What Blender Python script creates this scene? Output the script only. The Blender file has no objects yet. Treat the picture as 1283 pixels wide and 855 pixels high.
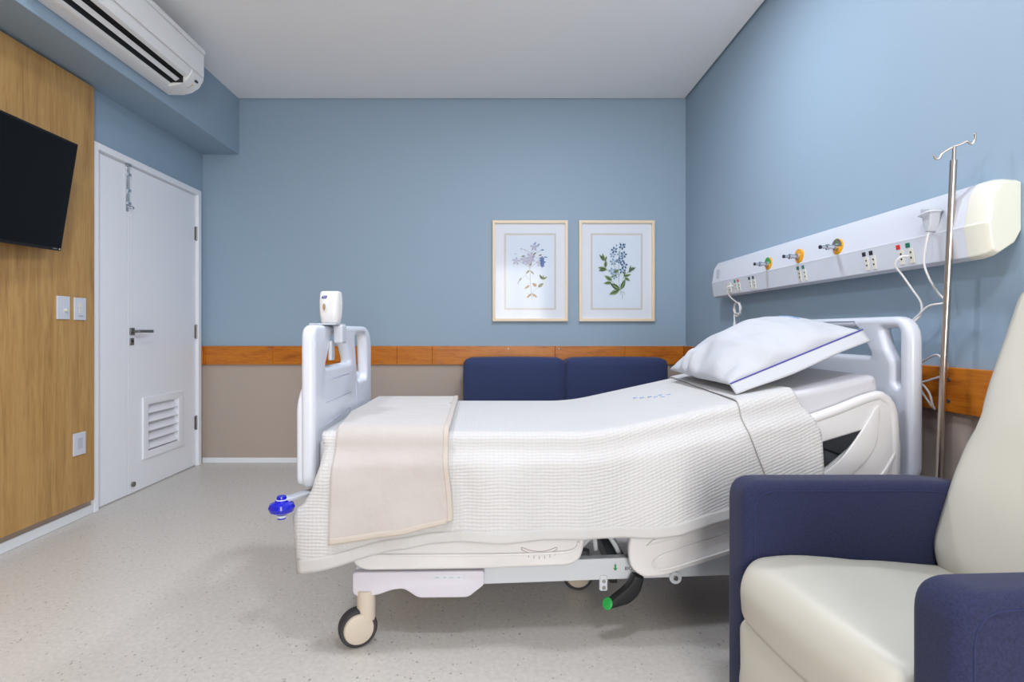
import bpy, bmesh, math, random
from mathutils import Vector, Matrix, noise
random.seed(7)
C = bpy.context.scene.collection
PI = math.pi
def lin(c):
    return tuple(((x/255)/12.92 if x/255 <= .04045 else ((x/255+.055)/1.055)**2.4) for x in c)+(1,)

# ------------------------------------------------------------------ materials
def mat(name, col, rough=.5, metal=0, bump=None, var=None, spec=.5, sheen=0, coat=0, emit=None):
    m = bpy.data.materials.new(name); m.use_nodes = True
    nt = m.node_tree; b = nt.nodes['Principled BSDF']
    b.inputs['Base Color'].default_value = lin(col)
    b.inputs['Roughness'].default_value = rough
    b.inputs['Metallic'].default_value = metal
    b.inputs['Specular IOR Level'].default_value = spec
    b.inputs['Sheen Weight'].default_value = sheen
    b.inputs['Coat Weight'].default_value = coat
    if emit:
        b.inputs['Emission Color'].default_value = lin(emit[0]); b.inputs['Emission Strength'].default_value = emit[1]
    if bump or var:
        tc = nt.nodes.new('ShaderNodeTexCoord')
        n = nt.nodes.new('ShaderNodeTexNoise')
        sc = bump[0] if bump else var[0]
        n.inputs['Scale'].default_value = sc; n.inputs['Detail'].default_value = 4
        nt.links.new(tc.outputs['Object'], n.inputs['Vector'])
        if bump:
            bp = nt.nodes.new('ShaderNodeBump'); bp.inputs['Strength'].default_value = bump[1]
            bp.inputs['Distance'].default_value = bump[2] if len(bump) > 2 else .002
            nt.links.new(n.outputs['Fac'], bp.inputs['Height']); nt.links.new(bp.outputs['Normal'], b.inputs['Normal'])
        if var:
            n2 = nt.nodes.new('ShaderNodeTexNoise'); n2.inputs['Scale'].default_value = var[0]; n2.inputs['Detail'].default_value = 5
            nt.links.new(tc.outputs['Object'], n2.inputs['Vector'])
            mx = nt.nodes.new('ShaderNodeMix'); mx.data_type = 'RGBA'
            mx.inputs['A'].default_value = lin(col); mx.inputs['B'].default_value = lin(var[1])
            nt.links.new(n2.outputs['Fac'], mx.inputs['Factor']); nt.links.new(mx.outputs['Result'], b.inputs['Base Color'])
    return m

def math_node(nt, op, a, b=None, c=None):
    n = nt.nodes.new('ShaderNodeMath'); n.operation = op
    for i, v in enumerate((a, b, c)):
        if v is None: continue
        if isinstance(v, (int, float)): n.inputs[i].default_value = v
        else: nt.links.new(v, n.inputs[i])
    return n.outputs[0]

def ramp(nt, fac, stops):
    r = nt.nodes.new('ShaderNodeValToRGB')
    e = r.color_ramp.elements
    e[0].position, e[0].color = stops[0][0], lin(stops[0][1]); e[1].position, e[1].color = stops[-1][0], lin(stops[-1][1])
    for p, c in stops[1:-1]:
        x = e.new(p); x.color = lin(c)
    nt.links.new(fac, r.inputs['Fac']); return r.outputs['Color']

def wood(name, stops, stretch, rough=.45, scale=1.0, joints=None):
    """grain drawn out along the axis whose stretch value is small"""
    m = bpy.data.materials.new(name); m.use_nodes = True; nt = m.node_tree; b = nt.nodes['Principled BSDF']
    tc = nt.nodes.new('ShaderNodeTexCoord'); mp = nt.nodes.new('ShaderNodeMapping')
    mp.inputs['Scale'].default_value = stretch
    nt.links.new(tc.outputs['Object'], mp.inputs['Vector'])
    n1 = nt.nodes.new('ShaderNodeTexNoise'); n1.inputs['Scale'].default_value = 3*scale; n1.inputs['Detail'].default_value = 8
    n1.inputs['Roughness'].default_value = .62; n1.inputs['Distortion'].default_value = .7
    nt.links.new(mp.outputs['Vector'], n1.inputs['Vector'])
    n2 = nt.nodes.new('ShaderNodeTexNoise'); n2.inputs['Scale'].default_value = 16*scale; n2.inputs['Detail'].default_value = 3
    nt.links.new(mp.outputs['Vector'], n2.inputs['Vector'])
    f = math_node(nt, 'ADD', math_node(nt, 'MULTIPLY', n1.outputs['Fac'], .7), math_node(nt, 'MULTIPLY', n2.outputs['Fac'], .3))
    nt.links.new(ramp(nt, f, stops), b.inputs['Base Color'])
    b.inputs['Roughness'].default_value = rough
    bp = nt.nodes.new('ShaderNodeBump'); bp.inputs['Strength'].default_value = .15; bp.inputs['Distance'].default_value = .001
    nt.links.new(f, bp.inputs['Height']); nt.links.new(bp.outputs['Normal'], b.inputs['Normal'])
    return m

def wall_paint(name):
    """blue paint above the handrail board, taupe paint below it"""
    m = bpy.data.materials.new(name); m.use_nodes = True; nt = m.node_tree; b = nt.nodes['Principled BSDF']
    tc = nt.nodes.new('ShaderNodeTexCoord'); sp = nt.nodes.new('ShaderNodeSeparateXYZ')
    nt.links.new(tc.outputs['Object'], sp.inputs[0])
    up = math_node(nt, 'GREATER_THAN', sp.outputs['Z'], .85)
    mx = nt.nodes.new('ShaderNodeMix'); mx.data_type = 'RGBA'
    mx.inputs['A'].default_value = lin(TAUPE); mx.inputs['B'].default_value = lin(BLUE)
    nt.links.new(up, mx.inputs['Factor']); nt.links.new(mx.outputs['Result'], b.inputs['Base Color'])
    b.inputs['Roughness'].default_value = .55; b.inputs['Specular IOR Level'].default_value = .35
    n = nt.nodes.new('ShaderNodeTexNoise'); n.inputs['Scale'].default_value = 180
    nt.links.new(tc.outputs['Object'], n.inputs['Vector'])
    bp = nt.nodes.new('ShaderNodeBump'); bp.inputs['Strength'].default_value = .08; bp.inputs['Distance'].default_value = .001
    nt.links.new(n.outputs['Fac'], bp.inputs['Height']); nt.links.new(bp.outputs['Normal'], b.inputs['Normal'])
    return m

def vinyl(name):
    m = bpy.data.materials.new(name); m.use_nodes = True; nt = m.node_tree; b = nt.nodes['Principled BSDF']
    tc = nt.nodes.new('ShaderNodeTexCoord')
    col = None
    base = nt.nodes.new('ShaderNodeTexNoise'); base.inputs['Scale'].default_value = 60; base.inputs['Detail'].default_value = 3
    nt.links.new(tc.outputs['Object'], base.inputs['Vector'])
    col = ramp(nt, base.outputs['Fac'], [(.35, FLOOR_A), (.65, FLOOR_B)])
    for sc, thr, c in ((75, .105, (138, 128, 118)), (48, .085, (112, 106, 102)), (90, .12, (222, 217, 210))):
        v = nt.nodes.new('ShaderNodeTexVoronoi'); v.inputs['Scale'].default_value = sc
        mp = nt.nodes.new('ShaderNodeMapping'); mp.inputs['Rotation'].default_value = (0, 0, sc); mp.inputs['Scale'].default_value = (1, .7, 1)
        nt.links.new(tc.outputs['Object'], mp.inputs['Vector']); nt.links.new(mp.outputs['Vector'], v.inputs['Vector'])
        sp = nt.nodes.new('ShaderNodeSeparateColor'); nt.links.new(v.outputs['Color'], sp.inputs[0])
        t = math_node(nt, 'MULTIPLY', sp.outputs[0], thr*2.4)
        f = math_node(nt, 'MULTIPLY', math_node(nt, 'LESS_THAN', v.outputs['Distance'], t), math_node(nt, 'GREATER_THAN', sp.outputs[1], .55))
        f = math_node(nt, 'MULTIPLY', f, .6)
        mx = nt.nodes.new('ShaderNodeMix'); mx.data_type = 'RGBA'
        nt.links.new(f, mx.inputs['Factor']); nt.links.new(col, mx.inputs['A']); mx.inputs['B'].default_value = lin(c)
        col = mx.outputs['Result']
    nt.links.new(col, b.inputs['Base Color'])
    b.inputs['Roughness'].default_value = .38; b.inputs['Specular IOR Level'].default_value = .45
    return m

def waffle(name, col, k=(230, 98), amp=.0013, rough=.9):
    """woven honeycomb cloth: relief follows the cloth's own UV map (in metres)"""
    m = bpy.data.materials.new(name); m.use_nodes = True; nt = m.node_tree; b = nt.nodes['Principled BSDF']
    b.inputs['Base Color'].default_value = lin(col); b.inputs['Roughness'].default_value = rough
    b.inputs['Sheen Weight'].default_value = .15; b.inputs['Specular IOR Level'].default_value = .2
    uv = nt.nodes.new('ShaderNodeUVMap'); sp = nt.nodes.new('ShaderNodeSeparateXYZ')
    tn = nt.nodes.new('ShaderNodeTexNoise'); tn.inputs['Scale'].default_value = 14; tn.inputs['Detail'].default_value = 3
    nt.links.new(uv.outputs[0], tn.inputs['Vector']); nt.links.new(uv.outputs[0], sp.inputs[0])
    w = math_node(nt, 'MULTIPLY', tn.outputs['Fac'], .011)
    a = math_node(nt, 'SINE', math_node(nt, 'MULTIPLY', math_node(nt, 'ADD', sp.outputs['X'], w), k[0]*2))
    c = math_node(nt, 'SINE', math_node(nt, 'MULTIPLY', math_node(nt, 'ADD', sp.outputs['Y'], w), k[1]*6))
    h = math_node(nt, 'ADD', math_node(nt, 'MULTIPLY', a, .55), c)
    n2 = nt.nodes.new('ShaderNodeTexNoise'); n2.inputs['Scale'].default_value = 260
    nt.links.new(uv.outputs[0], n2.inputs['Vector'])
    h = math_node(nt, 'ADD', h, math_node(nt, 'MULTIPLY', n2.outputs['Fac'], 1.2))
    bp = nt.nodes.new('ShaderNodeBump'); bp.inputs['Strength'].default_value = .38; bp.inputs['Distance'].default_value = amp
    nt.links.new(h, bp.inputs['Height']); nt.links.new(bp.outputs['Normal'], b.inputs['Normal'])
    return m

def pane_glass(name):
    m = bpy.data.materials.new(name); m.use_nodes = True; nt = m.node_tree
    nt.nodes.remove(nt.nodes['Principled BSDF'])
    out = nt.nodes['Material Output']; t = nt.nodes.new('ShaderNodeBsdfTransparent'); g = nt.nodes.new('ShaderNodeBsdfGlossy')
    g.inputs['Roughness'].default_value = .1
    mx = nt.nodes.new('ShaderNodeMixShader'); mx.inputs[0].default_value = .01
    nt.links.new(t.outputs[0], mx.inputs[1]); nt.links.new(g.outputs[0], mx.inputs[2]); nt.links.new(mx.outputs[0], out.inputs['Surface'])
    return m

BLUE = (148, 169, 187); TAUPE = (176, 162, 151)
FLOOR_A = (198, 193, 186); FLOOR_B = (208, 203, 196)
M = dict(
    wall=wall_paint('wall_paint'), blue=mat('blue_paint', BLUE, .55, spec=.35, bump=(180, .08, .001)),
    ceiling=mat('ceiling_paint', (247, 246, 246), .8, spec=.2), dark=mat('dark_gap', (38, 40, 44), .9),
    floor=vinyl('speckled_vinyl'), white=mat('white_lacquer', (238, 240, 245), .4, bump=(40, .02)),
    base=mat('white_skirting', (232, 236, 240), .35),
    oak=wood('oak_veneer', [(.3, (148, 109, 60)), (.45, (174, 133, 78)), (.58, (190, 150, 92)), (.72, (162, 121, 68))], (1, 5.5, .38), .5, 1.4),
    rail=wood('varnished_pine', [(.3, (134, 66, 4)), (.45, (182, 100, 10)), (.58, (198, 118, 20)), (.72, (158, 82, 14))], (1.1, .8, 7), .38, 1.1),
    rail_r=wood('varnished_pine_side', [(.3, (134, 66, 4)), (.45, (182, 100, 10)), (.58, (198, 118, 20)), (.72, (158, 82, 14))], (.8, .9, 8), .38, 1.1),
    plastic=mat('white_plastic', (206, 210, 219), .32, coat=.1), plastic_w=mat('warm_white_plastic', (214, 212, 212), .3, coat=.1),
    plastic_ac=mat('appliance_plastic', (232, 232, 232), .35), lilac=mat('lilac_plastic', (206, 202, 212), .4),
    cream_pl=mat('cream_plastic', (200, 188, 172), .4), ivory=mat('ivory_plastic', (218, 216, 202), .38),
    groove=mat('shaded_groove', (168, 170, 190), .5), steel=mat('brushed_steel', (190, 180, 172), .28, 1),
    chrome=mat('chrome', (205, 208, 212), .15, 1), satin=mat('satin_nickel', (140, 138, 134), .35, 1),
    rubber=mat('dark_rubber', (52, 50, 56), .6), black=mat('black_plastic', (24, 24, 27), .5, spec=.3), screen=mat('screen_glass', (5, 5, 8), .3, spec=.15),
    greymetal=mat('grey_painted_metal', (196, 200, 206), .4), dkmetal=mat('dark_grey_metal', (98, 104, 114), .5),
    bluepl=mat('cobalt_plastic', (16, 22, 176), .22, coat=.3), green=mat('green_rubber', (34, 158, 70), .5),
    navy=mat('navy_fabric', (22, 24, 43), .9, bump=(900, .35, .001), var=(260, (47, 52, 86)), sheen=.1, spec=.2),
    navy_b=mat('navy_cushion_fabric', (50, 58, 92), .9, bump=(900, .35, .001), var=(500, (58, 68, 106)), sheen=.1, spec=.2),
    navy_flat=mat('navy_piping', (30, 38, 76), .9),
    vinylc=mat('cream_vinyl', (188, 184, 172), .42, bump=(350, .1, .0006)),
    sheet=mat('white_sheet', (196, 195, 200), .85, bump=(30, .2, .004), spec=.2),
    pillow=mat('white_percale', (188, 190, 195), .85, bump=(14, .45, .008), spec=.2),
    cover=waffle('waffle_cotton', (194, 192, 191)), fleece=mat('beige_fleece', (178, 170, 166), 1, bump=(16, .7, .009), var=(9, (188, 181, 176)), sheen=.5, spec=.1),
    cotton=mat('plain_cotton', (190, 188, 186), .9, bump=(300, .2), spec=.2),
    hem=mat('cream_hem', (186, 176, 166), .9, bump=(300, .2), sheen=.2), stitch=mat('blue_stitch', (66, 62, 150), .8),
    embroid=mat('pale_blue_thread', (140, 170, 214), .8), frame=mat('pale_wood_frame', (236, 216, 186), .45),
    paper=mat('mount_board', (226, 230, 238), .9, spec=.1), band=mat('print_border', (206, 204, 200), .9, spec=.1), sheetp=mat('print_paper', (218, 228, 240), .9, spec=.1),
    glass=pane_glass('picture_glass'), wglass=pane_glass('window_glass'),
    red=mat('red_plastic', (214, 40, 30), .4), gdk=mat('green_plastic', (10, 110, 84), .4), ink=mat('black_ink', (30, 30, 34), .5),
    gold=mat('amber_label', (226, 160, 30), .35), labg=mat('green_label', (40, 140, 60), .35), labk=mat('grey_label', (96, 104, 84), .35),
    brownline=mat('brown_print', (158, 140, 138), .6), clip=mat('pale_grey_clip', (186, 190, 198), .4),
    inkblue=mat('blue_ink', (44, 44, 134), .4), holeglass=mat('amber_window', (156, 132, 96), .25),
)
for nm, c in dict(p_lilac=(188, 187, 206), p_blue=(72, 108, 172), p_dblue=(78, 112, 146), p_teal=(140, 168, 190), p_green=(132, 154, 102), p_dgreen=(72, 94, 68), p_ochre=(176, 138, 92), p_olive=(134, 128, 78), p_stem=(150, 152, 132)).items():
    M[nm] = mat(nm, c, .95, spec=.1)

# ------------------------------------------------------------------ mesh helpers
def link(name, me, m=None, parent=None, smooth=False):
    o = bpy.data.objects.new(name, me); C.objects.link(o)
    if m is not None:
        for x in (m if isinstance(m, (list, tuple)) else [m]): me.materials.append(x)
    if parent: o.parent = parent
    if smooth:
        for p in me.polygons: p.use_smooth = True
    return o
def finish(name, bm, m, parent=None, smooth=False, bevel=0, seg=2):
    me = bpy.data.meshes.new(name); bmesh.ops.recalc_face_normals(bm, faces=bm.faces[:]); bm.to_mesh(me); bm.free()
    o = link(name, me, m, parent, smooth)
    if bevel:
        b = o.modifiers.new('b', 'BEVEL'); b.width = bevel; b.segments = seg; b.limit_method = 'ANGLE'; b.angle_limit = .6
        if smooth is not None:
            for p in me.polygons: p.use_smooth = True
            w = o.modifiers.new('w', 'WEIGHTED_NORMAL'); w.keep_sharp = True
    return o
def bx(bm, x0, x1, y0, y1, z0, z1, mi=0):
    v = [bm.verts.new((x, y, z)) for x in (x0, x1) for y in (y0, y1) for z in (z0, z1)]
    for f in ((0, 1, 3, 2), (4, 6, 7, 5), (0, 4, 5, 1), (2, 3, 7, 6), (0, 2, 6, 4), (1, 5, 7, 3)):
        bm.faces.new([v[i] for i in f]).material_index = mi
def box(name, x0, x1, y0, y1, z0, z1, m, parent=None, bevel=.002):
    bm = bmesh.new(); bx(bm, x0, x1, y0, y1, z0, z1); return finish(name, bm, m, parent, bevel=bevel)
def cyl(bm, a, b, r, n=20, r2=None, mi=0):
    a, b = Vector(a), Vector(b); d = (b-a).normalized()
    u = d.orthogonal().normalized(); w = d.cross(u); r2 = r if r2 is None else r2
    A = [bm.verts.new(a+r*(u*math.cos(t)+w*math.sin(t))) for t in [2*PI*i/n for i in range(n)]]
    B = [bm.verts.new(b+r2*(u*math.cos(t)+w*math.sin(t))) for t in [2*PI*i/n for i in range(n)]]
    for i in range(n): bm.faces.new((A[i], A[(i+1) % n], B[(i+1) % n], B[i])).material_index = mi
    bm.faces.new(A[::-1]).material_index = mi; bm.faces.new(B).material_index = mi
def cyl_o(name, a, b, r, m, parent=None, n=24, r2=None, bevel=0):
    bm = bmesh.new(); cyl(bm, a, b, r, n, r2); return finish(name, bm, m, parent, bevel=bevel or min(.001, r*.2))
def lathe(name, prof, m, parent=None, loc=(0, 0, 0), axis=(0, 0, 1), n=32):
    """prof: (radius, height) pairs, spun about axis through loc"""
    bm = bmesh.new(); q = Vector((0, 0, 1)).rotation_difference(Vector(axis)).to_matrix(); L = Vector(loc); rings = []
    for r, h in prof:
        rings.append([bm.verts.new(L+q@Vector((max(r, 1e-5)*math.cos(2*PI*i/n), max(r, 1e-5)*math.sin(2*PI*i/n), h))) for i in range(n)])
    for a, b in zip(rings, rings[1:]):
        for i in range(n): bm.faces.new((a[i], a[(i+1) % n], b[(i+1) % n], b[i]))
    bm.faces.new(rings[0][::-1]); bm.faces.new(rings[-1])
    o = finish(name, bm, m, parent, smooth=True)
    es = o.modifiers.new('e', 'EDGE_SPLIT'); es.split_angle = .7
    return o
def catmull(pts, k=8):
    P = [Vector(p) for p in pts]; P = [P[0]*2-P[1]]+P+[P[-1]*2-P[-2]]; out = []
    for i in range(1, len(P)-2):
        a, b, c, d = P[i-1:i+3]
        for j in range(k):
            t = j/k; out.append(.5*((2*b)+(c-a)*t+(2*a-5*b+4*c-d)*t*t+(3*b-a-3*c+d)*t**3))
    out.append(P[-2]); return out
def tube(name, pts, r, m, parent=None, k=8, n=10, smoothpath=True):
    pts = catmull(pts, k) if smoothpath else [Vector(p) for p in pts]
    bm = bmesh.new(); prev = None; u = None
    for i, p in enumerate(pts):
        d = (pts[min(i+1, len(pts)-1)]-pts[max(i-1, 0)]).normalized()
        u = (u-d*u.dot(d)).normalized() if u is not None and (u-d*u.dot(d)).length > 1e-4 else d.orthogonal().normalized()
        w = d.cross(u); ring = [bm.verts.new(p+r*(u*math.cos(2*PI*j/n)+w*math.sin(2*PI*j/n))) for j in range(n)]
        if prev:
            for j in range(n): bm.faces.new((prev[j], prev[(j+1) % n], ring[(j+1) % n], ring[j]))
        else: bm.faces.new(ring[::-1])
        prev = ring
    bm.faces.new(prev); return finish(name, bm, m, parent, smooth=True)
def rpoly(pts, r, k=6):
    """round the corners of a closed polygon"""
    out = []; n = len(pts)
    rs = r if isinstance(r, (list, tuple)) else [r]*n
    for i in range(n):
        p = Vector(pts[i]).to_2d(); a = Vector(pts[i-1]).to_2d()-p; b = Vector(pts[(i+1) % n]).to_2d()-p
        rr = min(rs[i], a.length*.48, b.length*.48)
        if rr < 1e-4: out.append(tuple(p)); continue
        A = p+a.normalized()*rr; B = p+b.normalized()*rr
        for j in range(k+1):
            t = j/k; out.append(tuple(A*(1-t)**2+p*2*t*(1-t)+B*t*t))
    return out
def panel(name, outer, holes, plane, pos, thick, bev, m, parent=None, res=3):
    """closed outline with holes, given thickness and rounded edges. plane 'XZ' (normal Y) or 'YZ' (normal X) or 'XY'"""
    cu = bpy.data.curves.new(name, 'CURVE'); cu.dimensions = '2D'; cu.fill_mode = 'BOTH'
    cu.extrude = max(thick/2-bev, 0); cu.bevel_depth = bev; cu.bevel_resolution = res; cu.offset = -bev
    def area(p): return sum(p[i-1][0]*p[i][1]-p[i][0]*p[i-1][1] for i in range(len(p)))
    for k, pl in enumerate([outer]+list(holes)):
        if (area(pl) > 0) != (k > 0): pl = pl[::-1]
        s = cu.splines.new('POLY'); s.points.add(len(pl)-1); s.use_cyclic_u = True
        for i, (a, b) in enumerate(pl): s.points[i].co = (a, b, 0, 1)
    t = bpy.data.objects.new('tmp', cu); C.objects.link(t)
    bpy.context.view_layer.update()
    me = bpy.data.meshes.new_from_object(t.evaluated_get(bpy.context.evaluated_depsgraph_get()))
    bpy.data.objects.remove(t); bpy.data.curves.remove(cu)
    for v in me.vertices:
        a, b, c = v.co
        v.co = (a, pos+c, b) if plane == 'XZ' else (pos+c, a, b) if plane == 'YZ' else (a, b, pos+c)
    bm = bmesh.new(); bm.from_mesh(me); bmesh.ops.remove_doubles(bm, verts=bm.verts[:], dist=1e-5)
    bmesh.ops.recalc_face_normals(bm, faces=bm.faces[:]); bm.to_mesh(me); bm.free(); me.name = name
    o = link(name, me, m, parent, smooth=True)
    es = o.modifiers.new('e', 'EDGE_SPLIT'); es.split_angle = .62
    return o
def words(name, txt, size, M4, m, parent=None, depth=.0004):
    cu = bpy.data.curves.new(name, 'FONT'); cu.body = txt; cu.size = size; cu.extrude = depth; cu.align_x = 'CENTER'; cu.align_y = 'CENTER'
    t = bpy.data.objects.new('tmp', cu); C.objects.link(t); bpy.context.view_layer.update()
    me = bpy.data.meshes.new_from_object(t.evaluated_get(bpy.context.evaluated_depsgraph_get()))
    bpy.data.objects.remove(t); me.transform(M4); me.name = name
    return link(name, me, m, parent)
def empty(name, loc, label=None, cat=None, group=None):
    o = bpy.data.objects.new(name, None); C.objects.link(o); o.location = loc; o.empty_display_size = .1
    if label: o['label'] = label; o['category'] = cat
    if group: o['group'] = group
    bpy.context.view_layer.update()
    return o
def tag(o, label, cat, group=None):
    o['label'] = label; o['category'] = cat
    if group: o['group'] = group
    return o
def S(o): o['kind'] = 'structure'; return o
def adopt(root):
    """children were modelled in world coordinates: keep them there under the moved root"""
    inv = root.matrix_world.inverted()
    for ch in root.children: ch.matrix_parent_inverse = inv
def copy_tree(o, parent=None, loc=None):
    c = o.copy(); C.objects.link(c); c.parent = parent
    for ch in list(o.children): copy_tree(ch, c)
    return c
def interp(x, pts):
    if x <= pts[0][0]: return pts[0][1]
    for (a, b), (c, d) in zip(pts, pts[1:]):
        if x <= c: return b+(d-b)*(x-a)/(c-a)
    return pts[-1][1]
def sm(t): t = max(0, min(1, t)); return t*t*(3-2*t)

# ------------------------------------------------------------------ room: x -2.316..1.513, y -1.7..4.5, z 0..2.888
XL, XR, YB, YF, ZC = -2.323, 1.507, 4.5, -1.7, 2.886
S(box('floor', XL-.2, XR+.2, YF-.2, YB+.2, -.1, 0, M['floor'], bevel=0))
S(box('ceiling', XL+.012, XR-.012, YF, YB-.012, ZC, ZC+.04, M['ceiling'], bevel=0))
S(box('ceiling', XL-.2, XR+.2, YF-.2, YB+.2, ZC+.12, ZC+.2, M['dark'], bevel=0))  # slab coloured dark, so the shade of the ceiling gap is painted in
S(box('wall_back', XL-.2, XR+.2, YB, YB+.15, 0, ZC+.12, M['wall'], bevel=0))
S(box('wall_right', XR, XR+.15, YF, YB, 0, ZC+.12, M['wall'], bevel=0))
# left wall with the door opening (y 3.26..4.44, z 0..2.14)
bm = bmesh.new(); bx(bm, XL-.15, XL, YF, 3.27, 0, ZC+.12); bx(bm, XL-.15, XL, 4.43, YB, 0, ZC+.12); bx(bm, XL-.15, XL, 3.27, 4.43, 2.13, ZC+.12)
S(finish('wall_left', bm, M['wall']))
# wall behind the camera with a tall window
WX0, WX1, WZ0, WZ1 = -.10, .95, .35, 2.30
bm = bmesh.new(); bx(bm, XL, WX0, YF-.15, YF, 0, ZC+.12); bx(bm, WX1, XR, YF-.15, YF, 0, ZC+.12)
bx(bm, WX0, WX1, YF-.15, YF, 0, WZ0); bx(bm, WX0, WX1, YF-.15, YF, WZ1, ZC+.12)
S(finish('wall_front', bm, M['wall']))
win = S(empty('window_1', (.425, YF-.08, WZ0)))
bm = bmesh.new()
for a in ((WX0, WX0+.05), (WX1-.05, WX1), (.405, .445)): bx(bm, a[0], a[1], YF-.11, YF-.05, WZ0, WZ1)
for z in (WZ0, WZ1-.05): bx(bm, WX0, WX1, YF-.11, YF-.05, z, z+.05)
finish('window_frame', bm, M['white'], win, bevel=.004)
box('pane', WX0+.04, WX1-.04, YF-.083, YF-.077, WZ0+.04, WZ1-.04, M['wglass'], win, 0)
adopt(win)
# lowered beam along the left wall
S(box('ceiling_beam', XL, -2.032, YF, YB-.001, 2.445, ZC+.03, M['blue'], bevel=.004))
# skirting boards
S(box('baseboard_back', XL+.001, XR-.001, YB-.012, YB, 0, .042, M['base'], bevel=.004))
S(box('baseboard_right', XR-.012, XR, YF, YB-.012, 0, .042, M['base'], bevel=.004))
S(box('baseboard_left', XL, XL+.014, YF, 3.255, 0, .05, M['base'], bevel=.005))
# pine boards round the room
def rail_board(name, m, lo, hi, cuts, axis, wall):
    bm = bmesh.new(); e = sorted([lo]+cuts+[hi])
    for a, b in zip(e, e[1:]):
        if axis == 'X': bx(bm, a+.0006, b-.0006, wall-.022, wall, .78, .926)
        else: bx(bm, wall-.022, wall, a+.0006, b-.0006, .78, .926)
    return S(finish(name, bm, m, bevel=.0025))
tb = rail_board('trim_1', M['rail'], XL+.001, XR-.023, [-2.29, -1.76, -1.21, -.78, -.5, .47, 1.02], 'X', YB)
tr = rail_board('trim_2', M['rail_r'], YF, YB-.001, [2.6, .6], 'Y', XR)
S(rail_board('trim_3', M['rail_r'], 4.452, YB-.023, [], 'Y', XL+.022))
for x in (-1.79, -1.15, -.9, -.43, .1, .5, .98):
    for z in (.80, .905): cyl_o('screw', (x, YB-.0235, z), (x, YB-.0205, z), .006, M['satin'], tb, 12)
for y in (1.86, 1.2, 2.9):
    for z in (.815, .885): cyl_o('screw', (XR-.0245, y, z), (XR-.0205, y, z), .007, M['satin'], tr, 14)

# ------------------------------------------------------------------ oak panel, television, switches
PX = -2.282
tag(box('wood_panel', XL+.001, PX, .2, 3.225, .088, 2.43, M['oak'], bevel=.001), 'tall oak veneer wall panel carrying the television and switches', 'wall panel')
def switch(name, y0, y1, zc, h, label, cat):
    r = empty(name, (PX, (y0+y1)/2, zc), label, cat)
    box('plate', PX, PX+.008, y0, y1, zc-h/2, zc+h/2, M['plastic'], r, .002)
    return r
s = switch('dimmer_switch', 2.945, 3.033, 1.168, .122, 'white wall plate with one small round knob, nearer the television', 'switch')
lathe('knob', [(.009, 0), (.009, .006), (.007, .012), (0, .012)], M['ivory'], s, (PX+.008, 3.0, 1.155), (1, 0, 0)); adopt(s)
s = switch('light_switch', 3.066, 3.152, 1.166, .122, 'white wall plate with stacked rocker buttons, nearer the door', 'switch')
for z in (1.185, 1.158): box('rocker', PX+.008, PX+.011, 3.098, 3.122, z-.012, z+.012, M['ivory'], s, .001)
box('rocker', PX+.008, PX+.0095, 3.095, 3.13, 1.126, 1.129, M['satin'], s, .0005); adopt(s)
s = switch('data_outlet', 3.06, 3.15, .428, .122, 'white low wall outlet with a square grey insert near the door', 'outlet')
box('insert', PX+.008, PX+.011, 3.087, 3.122, .402, .46, M['clip'], s, .001); adopt(s)

tv = empty('television', (-2.2, 2.4, 1.72), 'wall mounted black flat television tilted down on the oak panel', 'television')
tl = Matrix.Translation((-2.102, 2.86, 1.985))
xv = Vector((-.105, 1, .045)).normalized()          # towards the door
zv = Vector((.18, .0, 1)); zv = (zv-xv*zv.dot(xv)).normalized(); nv = -zv.cross(xv)
nv = xv.cross(zv) if xv.cross(zv).x > 0 else -xv.cross(zv)
R4 = Matrix((xv, zv, nv)).transposed().to_4x4()
def tvpart(name, a0, a1, b0, b1, c0, c1, m, bev, mt=None):
    bm = bmesh.new(); bx(bm, a0, a1, b0, b1, c0, c1); bm.transform(tl@R4)
    return finish(name, bm, m, tv if mt is None else mt, bevel=bev)
tvpart('casing', -.93, 0, -.545, 0, -.045, 0, M['black'], .004)
tvpart('screen', -.92, -.01, -.53, -.01, 0, .0015, M['screen'], .0005)
words('logo', '====', .012, tl@R4@Matrix.Translation((-.052, -.536, .0018)), M['clip'], tv)
cyl_o('indicator', tl@R4@Vector((-.017, -.536, .0)), tl@R4@Vector((-.017, -.536, .0028)), .004, M['clip'], tv, 12)
tvpart('rear_housing', -.75, -.18, -.47, -.12, -.075, -.045, M['black'], .01)
bm = bmesh.new(); bx(bm, PX, PX+.02, 2.28, 2.62, 1.56, 1.84); bx(bm, PX+.02, PX+.09, 2.38, 2.52, 1.6, 1.8)
finish('wall_mount', bm, M['black'], tv, bevel=.003); adopt(tv)

# ------------------------------------------------------------------ door pair
dr = S(empty('door_1', (XL, 3.85, 0)))
bm = bmesh.new(); DX = XL+.02
bx(bm, XL-.12, DX, 3.258, 3.296, 0, 2.14); bx(bm, XL-.12, DX, 4.40, 4.445, 0, 2.14); bx(bm, XL-.12, DX, 3.296, 4.40, 2.10, 2.14)
finish('door_frame', bm, M['white'], dr, bevel=.004)
LX = XL-.004
lf = box('door_leaf', LX-.04, LX, 3.30, 3.588, .008, 2.092, M['white'], dr, .003)
bm = bmesh.new()   # wide leaf, cut round the louvre
oy0, oy1, oz0, oz1 = 3.79, 4.15, .245, .555
bx(bm, LX-.04, LX, 3.593, oy0, .008, 2.092); bx(bm, LX-.04, LX, oy1, 4.396, .008, 2.092)
bx(bm, LX-.04, LX, oy0, oy1, .008, oz0); bx(bm, LX-.04, LX, oy0, oy1, oz1, 2.092)
lw = finish('door_leaf', bm, M['white'], dr)
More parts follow.
